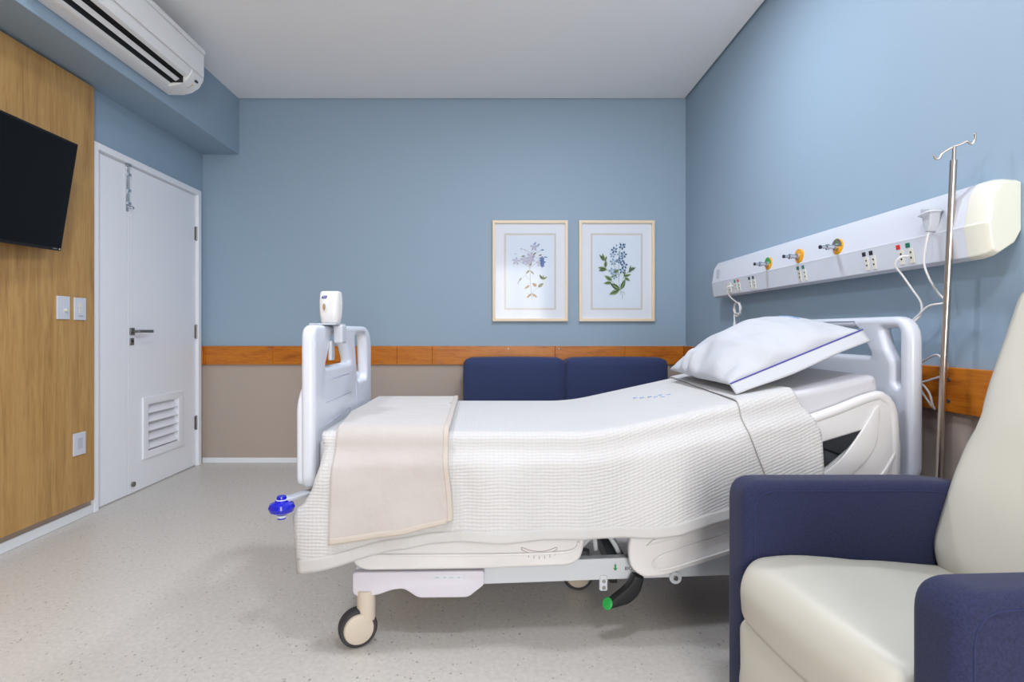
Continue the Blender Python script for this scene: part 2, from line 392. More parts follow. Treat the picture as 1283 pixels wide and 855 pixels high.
lv = S(panel('louver_frame', rpoly([(3.735, .195), (4.215, .195), (4.215, .605), (3.735, .605)], .004), [rpoly([(oy0, oz0), (oy1, oz0), (oy1, oz1), (oy0, oz1)], .002)], 'YZ', LX+.004, .012, .003, M['white'], dr))
bm = bmesh.new()
for i in range(5):
    z = oz0+.034+i*.06
    v = [bm.verts.new(p) for y in (oy0, oy1) for p in ((LX+.003, y, z-.026), (LX+.006, y, z-.022), (LX-.034, y, z+.03), (LX-.037, y, z+.026))]
    for f in ((0, 1, 5, 4), (1, 2, 6, 5), (2, 3, 7, 6), (3, 0, 4, 7), (0, 3, 2, 1), (4, 5, 6, 7)): bm.faces.new([v[k] for k in f])
finish('louver_slats', bm, M['white'], dr)
box('louver_back', LX-.06, LX-.045, oy0, oy1, oz0, oz1, M['white'], dr, 0)
h = box('door_handle', LX, LX+.01, 3.605, 3.645, 1.02, 1.065, M['satin'], dr, .002)
h2 = cyl_o('spindle', (LX+.01, 3.632, 1.043), (LX+.05, 3.632, 1.043), .009, M['satin'], h)
h3 = box('lever', LX+.042, LX+.054, 3.625, 3.775, 1.034, 1.053, M['satin'], h, .003)
k = box('lock_plate', LX, LX+.008, 3.607, 3.642, .955, 1.0, M['satin'], dr, .002)
cyl_o('keyhole', (LX+.008, 3.624, .98), (LX+.012, 3.624, .98), .007, M['ink'], k, 14)
cyl_o('door_stopper', (LX, 3.635, .063), (LX+.014, 3.635, .063), .016, M['satin'], dr)
for y, zs in ((3.298, (1.92, 1.055, .30)), (4.398, (1.80, 1.04, .335))):
    for z in zs:
        bm = bmesh.new(); cyl(bm, (LX+.008, y, z-.055), (LX+.008, y, z+.055), .0065, 12); bx(bm, LX+.0, LX+.003, y-.014, y+.014, z-.05, z+.05)
        finish('hinge', bm, M['satin'], dr)
bolt = box('bolt', LX, LX+.006, 3.566, 3.586, 1.80, 2.08, M['chrome'], dr, .001)
bm = bmesh.new(); cyl(bm, (LX+.012, 3.576, 1.84), (LX+.012, 3.576, 2.12), .006, 14)
for z in (1.85, 1.93, 2.03, 2.09): bx(bm, LX, LX+.022, 3.562, 3.59, z-.008, z+.008)
cyl(bm, (LX+.012, 3.576, 1.83), (LX+.045, 3.576, 1.82), .009, 14)
finish('bolt_rod', bm, M['chrome'], bolt); adopt(dr)
box('floor', -3.0, XL-.15, 3.2, 4.5, -.02, 0, M['dark'], None, 0)['kind'] = 'structure'

# ------------------------------------------------------------------ air conditioner
ac = empty('air_conditioner', (-2.03, 2.95, 2.5), 'white split air conditioner with open louvre mounted on the blue beam', 'air conditioner')
AX = -2.031
full = [(0, .005), (.01, 0), (.10, 0), (.15, .012), (.195, .04), (.222, .085), (.226, .12), (.226, .25), (.215, .268), (0, .27)]
notch = [(0, .005), (.01, 0), (.078, 0), (.098, .012), (.100, .075), (.172, .082), (.176, .052), (.2, .06), (.222, .095), (.226, .13), (.226, .25), (.215, .268), (0, .27)]
def prism(bm, prof, x0, z0, y0, y1):
    A = [bm.verts.new((x0+a, y0, z0+b)) for a, b in prof]; B = [bm.verts.new((x0+a, y1, z0+b)) for a, b in prof]; n = len(prof)
    for i in range(n): bm.faces.new((A[i], A[(i+1) % n], B[(i+1) % n], B[i]))
    bm.faces.new(A[::-1]); bm.faces.new(B)
ZA = 2.506
bm = bmesh.new(); prism(bm, notch, AX, ZA, 2.44, 3.38); finish('casing', bm, M['plastic_ac'], ac, bevel=.003)
bm = bmesh.new(); prism(bm, full, AX, ZA, 3.38, 3.515); finish('end_cap', bm, M['plastic_ac'], ac, bevel=.004)
bm = bmesh.new(); prism(bm, full, AX, ZA, 2.36, 2.44); finish('end_cap', bm, M['plastic_ac'], ac, bevel=.004)
bm = bmesh.new(); bx(bm, AX+.226, AX+.236, 2.36, 3.495, ZA+.10, ZA+.232); finish('front_panel', bm, M['plastic_ac'], ac, bevel=.005)
bm = bmesh.new(); bx(bm, AX+.19, AX+.236, 2.36, 3.51, ZA+.243, ZA+.272); finish('top_grille', bm, M['plastic_ac'], ac, bevel=.004)
bm = bmesh.new(); bx(bm, AX+.1015, AX+.171, 2.4405, 3.3795, ZA+.070, ZA+.0745); bx(bm, AX+.1, AX+.102, 2.4405, 3.3795, ZA+.016, ZA+.075); bx(bm, AX+.171, AX+.174, 2.4405, 3.3795, ZA+.056, ZA+.08); bx(bm, AX+.1, AX+.17, 3.3755, 3.3795, ZA+.02, ZA+.07)  # dark lining: the shade of the outlet recess is put into its colour
for i in range(60): bx(bm, AX+.105, AX+.165, 2.455+i*.0155, 2.458+i*.0155, ZA+.05, ZA+.076)
finish('outlet_shade_and_vanes', bm, M['dark'], ac)
for dx, dz in ((.139, .034),):
    bm = bmesh.new(); bx(bm, -.013, .013, 2.447, 3.373, -.002, .002); bm.transform(Matrix.Translation((AX+dx, 0, ZA+dz))@Matrix.Rotation(-.55, 4, 'Y'))
    finish('louver', bm, M['plastic_ac'], ac)
box('display', AX+.205, AX+.215, 3.44, 3.465, ZA+.052, ZA+.062, M['ink'], ac, 0)
for i, mm in enumerate(('clip', 'clip', 'gold')): box('indicator', AX+.165+.012*i, AX+.171+.012*i, 3.44, 3.446, ZA+.016+.007*i, ZA+.021+.007*i, M[mm], ac, 0)
adopt(ac)

# ------------------------------------------------------------------ framed prints
def leaf(bm, cx, cz, ang, L, W, mi, y, kind='leaf'):
    n = 7; pts = []
    for i in range(n+1):
        t = i/n; w = W*math.sin(PI*t**(.8 if kind == 'leaf' else 1.3)); pts.append((t*L, w/2))
    pts = pts+[(a, -b) for a, b in pts[::-1][1:-1]]
    vs = [bm.verts.new((cx+a*math.cos(ang)-b*math.sin(ang), y, cz+a*math.sin(ang)+b*math.cos(ang))) for a, b in pts]
    bm.faces.new(vs).material_index = mi
def stem(bm, pts, w, mi, y):
    for (a, b), (c, d) in zip(pts, pts[1:]):
        dx, dz = c-a, d-b; l = math.hypot(dx, dz) or 1; nx, nz = -dz/l*w/2, dx/l*w/2
        bm.faces.new([bm.verts.new(p) for p in ((a+nx, y, b+nz), (c+nx, y, d+nz), (c-nx, y, d-nz), (a-nx, y, b-nz))]).material_index = mi
PM = ['paper', 'band', 'sheetp', 'p_lilac', 'p_blue', 'p_dblue', 'p_teal', 'p_green', 'p_dgreen', 'p_ochre', 'p_olive', 'p_stem']
PI_ = {n: i for i, n in enumerate(PM)}
def picture(x0, x1, label, draw):
    z0, z1 = 1.121, 1.918
    r = empty('framed_print', ((x0+x1)/2, YB, z0), label, 'picture', 'pair of botanical prints on the blue wall')
    panel('frame', [(x0, z0), (x1, z0), (x1, z1), (x0, z1)], [[(x0+.022, z0+.022), (x1-.022, z0+.022), (x1-.022, z1-.022), (x0+.022, z1-.022)]], 'XZ', YB-.016, .03, .003, M['frame'], r)
    bm = bmesh.new(); y = YB-.012; cx = (x0+x1)/2
    def rect(a0, a1, b0, b1, mi, yy):
        bm.faces.new([bm.verts.new(p) for p in ((a0, yy, b0), (a1, yy, b0), (a1, yy, b1), (a0, yy, b1))]).material_index = mi
    rect(x0+.015, x1-.015, z0+.015, z1-.015, 0, y)
    rect(cx-.205, cx+.205, z0+.092, z1-.10, 1, y-.0008); rect(cx-.19, cx+.19, z0+.105, z1-.115, 0, y-.0016); rect(cx-.182, cx+.182, z0+.113, z1-.123, 2, y-.0024)
    draw(bm, cx, z0, y-.004)
    me = bpy.data.meshes.new('botanical_art'); bm.normal_update(); bm.to_mesh(me); bm.free()
    link('botanical_art', me, [M[k] for k in PM], r)
    box('glass', x0+.02, x1-.02, YB-.0215, YB-.0195, z0+.02, z1-.02, M['glass'], r, 0)
    adopt(r); return r
def px2(cx, z0):
    # local drawing frame: artwork zoomed coordinates, 6.109*158/1 px per metre
    k = 1/(6.109*158)
    return (lambda x: cx+(x)*k), (lambda z: z0+(z)*k)
def blossom(bm, x, z, s, mi, y, n=5, a0=0):
    for i in range(n): leaf(bm, x, z, a0+i*2*PI/n, s, s*.5, mi, y-.0003*i, 'petal')
def draw_lilac(bm, cx, z0, y):
    X, Z = px2(cx, z0); L = PI_
    P = lambda a, b: (X(a-335), Z(812-b))
    stem(bm, [P(332, 370), P(334, 430), P(336, 500), P(342, 580), P(352, 648)], .0028, L['p_stem'], y)
    for a, b in (((335, 380), (370, 290)), ((335, 390), (300, 330)), ((336, 400), (405, 345)), ((334, 400), (250, 350)), ((345, 600), (400, 545)), ((336, 500), (300, 460)), ((300, 460), (255, 490)), ((360, 300), (425, 268)), ((355, 300), (285, 262)), ((380, 330), (445, 320))):
        stem(bm, [P(*a), P(*b)], .002, L['p_stem'], y)
    for x, z, s, a in ((365, 245, 34, .3), (340, 315, 36, 0), (295, 340, 38, .5), (228, 352, 34, .2), (345, 340, 30, .9), (318, 360, 28, .1), (408, 365, 32, .4)):
        blossom(bm, *P(x, z), s/965, L['p_lilac'], y-.001, 5, a)
    for x, z, s, a in ((425, 335, 20, .3), (430, 360, 24, 0), (428, 385, 18, .8)): blossom(bm, *P(x, z), s/965, L['p_blue'], y-.003, 5, a)
    for x, z, a, l in ((370, 225, 1.2, 22), (392, 235, .8, 24), (415, 266, 0, 30), (280, 260, 3.0, 24), (440, 318, -.2, 30), (300, 268, 2.8, 20), (232, 298, 3, 20)): leaf(bm, *P(x, z), a, l/965, .008, L['p_blue' if x > 360 else 'p_lilac'], y-.002)
    for x, z, a, l, w, c in ((330, 420, -2.3, 44, 13, 'p_olive'), (338, 425, -.8, 42, 11, 'p_olive'), (385, 545, 2.5, 44, 24, 'p_ochre'), (395, 550, .6, 52, 24, 'p_olive'), (332, 535, -2.5, 50, 18, 'p_ochre'), (345, 600, -2.4, 50, 17, 'p_ochre'), (350, 600, -.65, 50, 18, 'p_ochre'), (428, 492, 2.1, 46, 16, 'p_dgreen'), (428, 492, .5, 44, 14, 'p_olive'), (428, 492, 1.3, 34, 16, 'p_olive'), (268, 478, -2.1, 36, 12, 'p_olive'), (245, 500, -1.6, 36, 10, 'p_lilac'), (380, 285, -2.4, 34, 10, 'p_olive'), (400, 310, .3, 26, 10, 'p_olive'), (268, 318, .3, 26, 9, 'p_olive'), (345, 365, -2.0, 30, 10, 'p_olive')):
        leaf(bm, *P(x, z), a, l/965, w/965, L[c], y-.002)
def draw_blue(bm, cx, z0, y):
    X, Z = px2(cx, z0); L = PI_
    P = lambda a, b: (X(a-319), Z(812-b))
    for pts in (((345, 575), (335, 500), (332, 430), (340, 330), (345, 250)), ((345, 575), (300, 520), (250, 480)), ((345, 575), (375, 470), (430, 410)), ((335, 460), (290, 420), (240, 420)), ((240, 420), (228, 350), (205, 310)), ((362, 640), (362, 590), (345, 575)), ((345, 605), (352, 580)), ((382, 610), (370, 580)), ((335, 470), (375, 390)), ((335, 450), (285, 360))):
        stem(bm, [P(*p) for p in pts], .003, L['p_green'], y)
    for x, z, s, a, c in ((300, 268, 28, .5, 'p_dblue'), (360, 240, 28, 1, 'p_dblue'), (288, 305, 26, .2, 'p_teal'), (345, 300, 26, .7, 'p_teal'), (372, 302, 28, .1, 'p_dblue'), (292, 358, 30, .4, 'p_teal'), (350, 345, 30, .9, 'p_dblue'), (375, 385, 30, .3, 'p_dblue'), (285, 428, 30, .6, 'p_teal'), (362, 425, 28, .2, 'p_dblue'), (300, 468, 28, .9, 'p_teal'), (330, 350, 20, 1.2, 'p_dblue')):
        blossom(bm, *P(x, z), s/965, L[c], y-.001, 5, a); blossom(bm, *P(x, z), s/2400, L['sheetp'], y-.004, 4, a)
    for x, z, a, l in ((318, 240, 1.6, 18), (372, 235, .8, 24), (350, 230, 2, 22), (345, 365, 1.4, 30)): leaf(bm, *P(x, z), a, l/965, .009, L['p_dblue'], y-.002)
    for x, z, a, l, w, c in ((342, 570, 2.55, 88, 36, 'p_dgreen'), (340, 572, 3.55, 88, 36, 'p_green'), (350, 568, 1.15, 86, 30, 'p_dgreen'), (282, 500, 2.55, 68, 30, 'p_green'), (280, 515, 3.25, 62, 26, 'p_green'), (240, 415, 2.9, 66, 28, 'p_green'), (242, 415, 3.3, 62, 20, 'p_dgreen'), (232, 400, 1.5, 56, 26, 'p_green'), (222, 350, 2.2, 60, 18, 'p_dgreen'), (228, 352, 1.2, 42, 18, 'p_green'), (222, 345, 1.8, 56, 18, 'p_green'), (372, 470, .3, 60, 20, 'p_green'), (378, 478, -.5, 50, 22, 'p_green'), (375, 470, 1.4, 48, 16, 'p_green'), (410, 440, .9, 60, 20, 'p_green'), (425, 425, .6, 48, 14, 'p_dgreen'), (415, 435, 1.35, 54, 14, 'p_dgreen'), (300, 440, .6, 40, 22, 'p_dgreen'), (320, 460, 3.4, 50, 18, 'p_green')):
        leaf(bm, *P(x, z), a, l/965, w/965, L[c], y-.003)
        leaf(bm, *P(x, z), a, l/1100, w/3200, L['p_dgreen' if c == 'p_green' else 'p_green'], y-.0045)
picture(-.025, .57, 'left framed botanical print with lilac flowers on a thin stem', draw_lilac)
picture(.658, 1.255, 'right framed botanical print with blue flowers and green leaves', draw_blue)

# ------------------------------------------------------------------ sofa behind the bed
sofa = empty('sofa', (.55, 4.1, 0), 'navy sofa against the back wall, mostly hidden behind the bed', 'sofa')
box('sofa_base', -.24, 1.35, 3.72, 4.44, .03, .27, M['navy'], sofa, .015)
box('seat', -.23, 1.34, 3.70, 4.40, .27, .42, M['navy'], sofa, .03); 
box('sofa_back', -.22, 1.33, 4.41, 4.47, .27, .70, M['navy'], sofa, .02); adopt(sofa)
def cushion(name, x0, x1, y0, y1, z0, z1, m, parent=None, puff=.012, r=.035, label=None):
    """upholstered block, softly crowned"""
    bm = bmesh.new(); n = 14
    def sup(t): return math.copysign(abs(t)**.9, t)
    bmesh.ops.create_cube(bm, size=2); bmesh.ops.subdivide_edges(bm, edges=bm.edges[:], cuts=n, use_grid_fill=True)
    hx, hy, hz = (x1-x0)/2, (y1-y0)/2, (z1-z0)/2; c = Vector(((x0+x1)/2, (y0+y1)/2, (z0+z1)/2))
    for v in bm.verts:
        p = Vector((v.co.x*hx, v.co.y*hy, v.co.z*hz)); q = Vector((max(-hx+r, min(hx-r, p.x)), max(-hy+r, min(hy-r, p.y)), max(-hz+r, min(hz-r, p.z))))
        d = p-q; a, b, e = v.co
        if d.length > 1e-6: p = q+d.normalized()*r
        cr = (1-a*a)*(1-e*e) if abs(b) > .99 else (1-a*a)*(1-b*b) if abs(e) > .99 else (1-b*b)*(1-e*e)
        nrm = Vector((a if abs(a) > .99 else 0, b if abs(b) > .99 else 0, e if abs(e) > .99 else 0))
        if nrm.length: p += nrm.normalized()*puff*cr**.6
        v.co = c+p
    return finish(name, bm, m, parent, smooth=True)
for x0, x1, lab in ((-.235, .513, 'left navy back cushion, whole top visible beside the folded blanket'), (.52, 1.27, 'right navy back cushion, partly hidden behind the raised pillow end')):
    q = tag(cushion('back_cushion', x0, x1, 4.17, 4.385, .43, .842, M['navy_b'], None, .01, .04), lab, 'cushion', 'navy cushions along the sofa')

# ------------------------------------------------------------------ hospital bed
bed = empty('hospital_bed', (.37, 2.28, 0), 'white adjustable hospital bed on casters with raised head section', 'bed')
# footboard (faces X), modelled in the Y-Z plane
fo = rpoly([(1.86, .52), (2.72, .52), (2.72, 1.066), (1.86, 1.066)], [.05, .05, .13, .05], 8)
fh = [rpoly([(1.985, .918), (2.335, .918), (2.24, 1.03), (2.07, 1.03)], .018), rpoly([(2.40, 1.03), (2.60, 1.03), (2.625, .83), (2.45, .83), (2.425, .93)], .03)]
fb = panel('footboard', fo, fh, 'YZ', -.617, .046, .018, M['plastic'], bed, 4)
# lower apron outside the footboard
panel('apron', rpoly([(1.875, .53), (2.705, .53), (2.705, .80), (2.66, .86), (1.92, .86), (1.875, .80)], .03), [], 'YZ', -.645, .03, .012, M['plastic'], fb)
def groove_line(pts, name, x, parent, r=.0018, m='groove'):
    tube(name, [(x, a, b) for a, b in pts], r, M[m], parent, 1, 6, False)  # thin line in a darker tone, groove shade put into the colour
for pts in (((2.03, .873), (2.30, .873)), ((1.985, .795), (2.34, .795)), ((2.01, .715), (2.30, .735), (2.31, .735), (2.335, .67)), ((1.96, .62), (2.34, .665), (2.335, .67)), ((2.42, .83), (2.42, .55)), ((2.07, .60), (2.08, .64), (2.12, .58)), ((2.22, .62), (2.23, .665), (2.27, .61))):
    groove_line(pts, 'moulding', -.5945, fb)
# headboard
ho = rpoly([(1.845, .555), (2.72, .555), (2.72, 1.095), (1.845, 1.095)], [.05, .05, .10, .09], 8)
hh = [rpoly([(2.04, .955), (2.46, .955), (2.40, 1.055), (2.12, 1.055)], .02), rpoly([(1.90, 1.055), (1.995, 1.055), (1.965, .985), (1.93, .94), (1.93, .87), (1.90, .85)], [.02, .02, .02, .02, .01, .02]), rpoly([(2.665, 1.055), (2.57, 1.055), (2.60, .985), (2.635, .94), (2.635, .87), (2.665, .85)], [.02, .02, .02, .02, .01, .02])]
hb = panel('headboard', ho, hh, 'YZ', 1.372, .048, .019, M['plastic'], bed, 4)
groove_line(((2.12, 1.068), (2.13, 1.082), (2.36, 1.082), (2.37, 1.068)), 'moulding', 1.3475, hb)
# side rails: (near pair shown, far pair mirrored)
HR = [(.432, .33), (.44, .272), (.479, .240), (.55, .245), (.765, .316), (1.142, .425), (1.29, .475), (1.322, .53), (1.324, .668), (1.313, .785), (1.29, .836), (1.241, .848), (1.038, .77), (.596, .632), (.466, .53)]
HH = [(.674, .525), (.726, .578), (1.208, .724), (1.163, .663), (1.077, .59), (.986, .543), (.778, .491)]
FR = [(-.478, .34), (-.463, .281), (-.427, .263), (-.054, .268), (.242, .279), (.275, .297), (.288, .337), (.300, .43), (.306, .556), (.268, .595), (-.44, .582), (-.478, .53)]
def arc_band(name, top, bot, y0, y1, m, parent):
    """raised moulding running between two edge curves on a rail"""
    a = catmull([(p[0], 0, p[1]) for p in top], 6); b = catmull([(p[0], 0, p[1]) for p in bot], 6); n = len(a)
    pl = [(v.x, v.z) for v in a]+[(v.x, v.z) for v in b[::-1]]
    return panel(name, pl, [], 'XZ', (y0+y1)/2, abs(y1-y0), .004, m, parent, 2)
for side in (0, 1):
    yc = 1.862 if side == 0 else 2.29+.468
    sgn = -1 if side == 0 else 1
    hr = panel('side_rail', rpoly(HR, .02, 4), [rpoly(HH, .02, 4)], 'XZ', yc, .026, .009, M['plastic_w'], bed, 3)
    tube('top_bar', [(.52, yc, .60), (.60, yc, .622), (1.038, yc, .756), (1.225, yc, .826), (1.272, yc, .822), (1.298, yc, .776), (1.305, yc, .668), (1.303, yc, .54)], .0175, M['plastic_w'], hr, 8, 12)
    fr_ = panel('side_rail', rpoly(FR, .03, 4), [], 'XZ', yc-.0, .03, .012, M['plastic_w'], bed, 3)
    yo = yc+sgn*.0145
    arc_band('moulding', [(1.236, .80), (1.175, .70), (1.10, .61), (.97, .53), (.80, .47)], [(1.25, .805), (1.235, .67), (1.15, .57), (1.02, .49), (.86, .43)], yo-.004, yo+.003, M['plastic_w'], hr)
    arc_band('moulding', [(1.300, .655), (1.25, .575), (1.17, .50), (1.06, .45)], [(1.302, .64), (1.256, .55), (1.19, .485), (1.09, .44)], yo-.004, yo+.003, M['plastic_w'], hr)
    arc_band('moulding', [(.51, .365), (.62, .40), (.78, .45), (.92, .495)], [(.49, .345), (.62, .378), (.78, .428), (.92, .472)], yo-.004, yo+.003, M['plastic_w'], hr)
    tube('moulding', [(.90, yo, .375), (.72, yo, .318), (.56, yo, .27), (.515, yo, .275), (.525, yo, .305), (.60, yo, .335), (.76, yo, .385), (.90, yo, .43)], .0035, M['plastic_w'], hr, 6, 8)
    tube('moulding', [(-.44, yo+sgn*.001, .315), (-.2, yo+sgn*.001, .316), (.05, yo+sgn*.001, .318), (.22, yo+sgn*.001, .325), (.262, yo+sgn*.001, .34), (.27, yo+sgn*.001, .36)], .005, M['plastic_w'], fr_, 6, 8)
    if side == 0:
        tube('angle_scale', [(.084, yo-.0005, .333), (.11, yo-.0005, .322), (.142, yo-.0005, .318), (.172, yo-.0005, .322), (.198, yo-.0005, .333), (.196, yo-.0005, .340), (.172, yo-.0005, .331), (.142, yo-.0005, .327), (.11, yo-.0005, .331), (.086, yo-.0005, .34), (.084, yo-.0005, .333)], .0012, M['brownline'], fr_, 4, 6)
        bm = bmesh.new()
        for i in range(7):
            x = .09+i*.0173; zz = .312+.012*abs((i-3)/3)**2; bx(bm, x-.001, x+.001, yo-.0025, yo-.0005, zz-.009, zz)
        finish('scale_ticks', bm, M['brownline'], fr_)
# mattress deck
panel('deck', rpoly([(-.57, .52), (.36, .52), (1.29, .735), (1.28, .775), (.345, .562), (-.57, .562)], .008), [], 'XZ', 2.31, .84, .004, M['greymetal'], bed)
# base frame
def beam(name, y0, y1):
    bm = bmesh.new()
    v = [bm.verts.new(p) for y in (y0, y1) for p in ((-.47, y, .178), (-.47, y, .25), (1.30, y, .315), (1.30, y, .243))]
    for f in ((0, 1, 2, 3), (4, 7, 6, 5), (0, 4, 5, 1), (1, 5, 6, 2), (2, 6, 7, 3), (3, 7, 4, 0)): bm.faces.new([v[i] for i in f])
    return finish(name, bm, M['greymetal'], bed, bevel=.004)
bmn = beam('chassis_beam', 1.905, 1.94); beam('chassis_beam', 2.64, 2.675)
for x, z in ((-.36, .19), (1.15, .245), (.42, .215)): box('cross_member', x-.03, x+.03, 1.94, 2.64, z, z+.05, M['dkmetal'], bed, .004)
hp = rpoly([(-.474, .247), (-.474, .176), (-.452, .163), (-.389, .171), (-.342, .188), (-.304, .192), (-.255, .161), (-.091, .163), (-.037, .205), (-.037, .252)], .012, 4)
hs = panel('end_cover', hp, [], 'XZ', 1.90, .05, .006, M['lilac'], bed)
bm = bmesh.new(); bx(bm, -.46, -.30, 1.92, 2.66, .19, .25); finish('end_cover', bm, M['lilac'], bed, bevel=.01)
panel('label_plate', rpoly([(-.205, .223), (-.11, .223), (-.11, .238), (-.205, .238)], .002), [], 'XZ', 1.8745, .001, .0003, M['plastic'], hs)
for i, t in enumerate(('~+~', '--=', '~+~', '--=')):
    words('label_print', t, .0085, Matrix.Translation((-.193+i*.0235, 1.8738, .2305))@Matrix.Rotation(PI/2, 4, 'X'), M['ink'], hs, .0002)
# lift mechanism
for y in (2.0, 2.58):
    tube('lift_arm', [(.12, y, .24), (.30, y, .36), (.44, y, .50)], .02, M['dkmetal'], bed, 2, 8)
    tube('lift_arm', [(.80, y, .27), (.92, y, .42), (1.0, y, .60)], .02, M['dkmetal'], bed, 2, 8)
box('motor', .30, .62, 2.15, 2.28, .33, .42, M['dkmetal'], bed, .01); box('motor', .02, .2, 2.06, 2.2, .36, .44, M['black'], bed, .01)
box('sub_frame', .10, .80, 1.96, 2.02, .40, .47, M['dkmetal'], bed, .004); box('sub_frame', -.5, 1.0, 2.56, 2.60, .40, .47, M['dkmetal'], bed, .004)
for pts in ([(.33, 1.97, .33), (.37, 1.965, .36), (.41, 1.97, .31), (.43, 1.975, .27)], [(.30, 1.99, .29), (.34, 1.98, .33), (.35, 1.985, .28)]): tube('linkage', pts, .009, M['greymetal'], bed, 4, 8)
# pedal and fittings on the near beam
pd = panel('brake_pedal', rpoly([(.454, .245), (.4405, .217), (.4125, .190), (.3826, .167), (.368, .152), (.376, .133), (.4405, .151), (.4744, .186), (.4865, .235)], [.0, .02, .02, .01, .004, .004, .02, .02, 0]), [], 'XZ', 1.872, .036, .008, M['black'], bed)
lathe('pedal_tip', [(0, -.004), (.019, -.004), (.020, 0), (.017, .004), (0, .004)], M['green'], pd, (.3665, 1.862, .150), (-.72, -.5, .42))
br = box('bracket', .348, .376, 1.90, 1.912, .172, .226, M['greymetal'], bed, .006)
for z in (.186, .207): cyl_o('bolt', (.362, 1.897, z), (.362, 1.90, z), .006, M['satin'], br, 12)
b2 = lathe('bolt_lug', [(.0, -.004), (.02, -.004), (.02, .004), (0, .004)], M['greymetal'], bed, (.602, 1.902, .218), (0, -1, 0))
cyl_o('bolt', (.602, 1.893, .218), (.602, 1.9, .218), .008, M['satin'], b2, 14)
box('bracket', .385, .41, 1.912, 1.93, .195, .212, M['black'], bed, .002)
bm = bmesh.new(); yy = 1.9035
for vs in (((.3985, .262), (.4045, .262), (.4045, .248), (.3985, .248)), ((.394, .249), (.409, .249), (.4015, .240))):
    bm.faces.new([bm.verts.new((a, yy, b)) for a, b in vs])
finish('arrow_mark', bm, M['labg'], bmn)
words('beam_print', 'BIOC', .0165, Matrix.Translation((.452, 1.9037, .2475))@Matrix.Rotation(PI/2, 4, 'X'), M['ink'], bmn, .0002)
words('beam_print', '---', .007, Matrix.Translation((.4015, 1.9037, .268))@Matrix.Rotation(PI/2, 4, 'X'), M['ink'], bmn, .0002)
# casters
def caster(x, y, ang, ztop, r=.0635, sm_='cream_pl', sr=.031):
    R = Matrix.Translation((x, y, 0))@Matrix.Rotation(ang, 4, 'Z')
    off = -.028
    st = cyl_o('caster', (x, y, .085), (x, y, ztop), sr, M[sm_], bed, 28, bevel=.003)
    def prof(pr): return [(a, b) for a, b in pr]
    ax = (R.to_3x3()@Vector((0, -1, 0)))
    c = R@Vector((off, 0, r))
    lathe('wheel', [(.03, -.02), (r-.006, -.02), (r-.001, -.014), (r, 0), (r-.001, .014), (r-.006, .02), (.03, .02)], M['rubber'], st, c, ax, 40)
    for s in (1, -1):
        lathe('wheel_cap', [(.0, .030), (.038, .029), (.047, .026), (.050, .020), (.050, .008)] if s > 0 else [(.05, -.008), (.050, -.020), (.047, -.026), (.038, -.029), (0, -.03)], M['cream_pl'], st, c, ax, 40)
caster(-.432, 1.895, .42, .185)
for a in ((-.43, 2.66, -.5, .2), (1.22, 1.92, .3, .26), (1.22, 2.66, -.4, .26)): caster(*a)
caster(.36, 2.30, .0, .16, .0635, 'dkmetal', .02)
# corner bumpers
def bumper(x, y, z):
    bp = lathe('bumper', [(0, -.024), (.014, -.024), (.022, -.018), (.036, -.012), (.0405, 0), (.036, .012), (.022, .018), (.019, .024), (0, .024)], M['bluepl'], bed, (x, y, z))
    lathe('bumper_cap', [(0, .024), (.0155, .024), (.0155, .030), (.0135, .036), (0, .036)], M['bluepl'], bp, (x, y, z))
    lathe('bumper_ring', [(0, .0235), (.018, .0235), (.018, .0265), (0, .0265)], M['plastic'], bp, (x, y, z))
    lathe('bumper_cap', [(0, -.036), (.013, -.036), (.013, -.030), (0, -.030)], M['bluepl'], bp, (x, y, z))
    lathe('bumper_ring', [(0, -.031), (.015, -.031), (.015, -.024), (0, -.024)], M['plastic'], bp, (x, y, z))
bumper(-.677, 1.795, .487); bumper(-.677, 2.78, .487)
def arm(pts, name='bumper_arm'):
    return panel(name, pts, [], 'XY', .509, .012, .003, M['clip'], bed)
arm([(-.68, 1.785), (-.66, 1.79), (-.58, 1.90), (-.58, 1.94), (-.61, 1.94), (-.69, 1.80)]); arm([(-.68, 2.79), (-.66, 2.785), (-.58, 2.68), (-.58, 2.64), (-.61, 2.64), (-.69, 2.775)])
box('end_bracket', -.62, -.55, 1.87, 2.70, .49, .515, M['clip'], bed, .004)
# pole socket at the head end
sk = lathe('pole_socket', [(0, -.02), (.026, -.02), (.028, -.012), (.028, -.004), (.028, .003), (.024, .006), (.0112, .006)], M['bluepl'], bed, (1.386, 1.777, .572))
lathe('socket_ring', [(.0, -.0095), (.031, -.0095), (.0315, -.005), (.0, -.005)], M['plastic'], sk, (1.386, 1.777, .572))
panel('bumper_arm', [(1.40, 1.755), (1.415, 1.78), (1.34, 1.93), (1.25, 1.94), (1.25, 1.90), (1.31, 1.88), (1.365, 1.77)], [], 'XY', .562, .012, .003, M['plastic'], bed)
box('end_bracket', 1.25, 1.385, 1.88, 2.70, .52, .556, M['clip'], bed, .004)
lathe('bumper', [(0, -.02), (.026, -.02), (.028, 0), (.024, .006), (0, .006)], M['bluepl'], bed, (1.386, 2.79, .562))
adopt(bed)

# ------------------------------------------------------------------ mattress
mt = panel('mattress', rpoly([(-.588, .572), (.345, .572), (1.285, .778), (1.268, .902), (.355, .700), (-.588, .700)], [.03, .2, .025, .025, .2, .035], 5), [], 'XZ', 2.312, .858, .022, M['sheet'], None, 4)
tag(mt, 'white sheeted mattress bent up at the head of the bed', 'mattress')

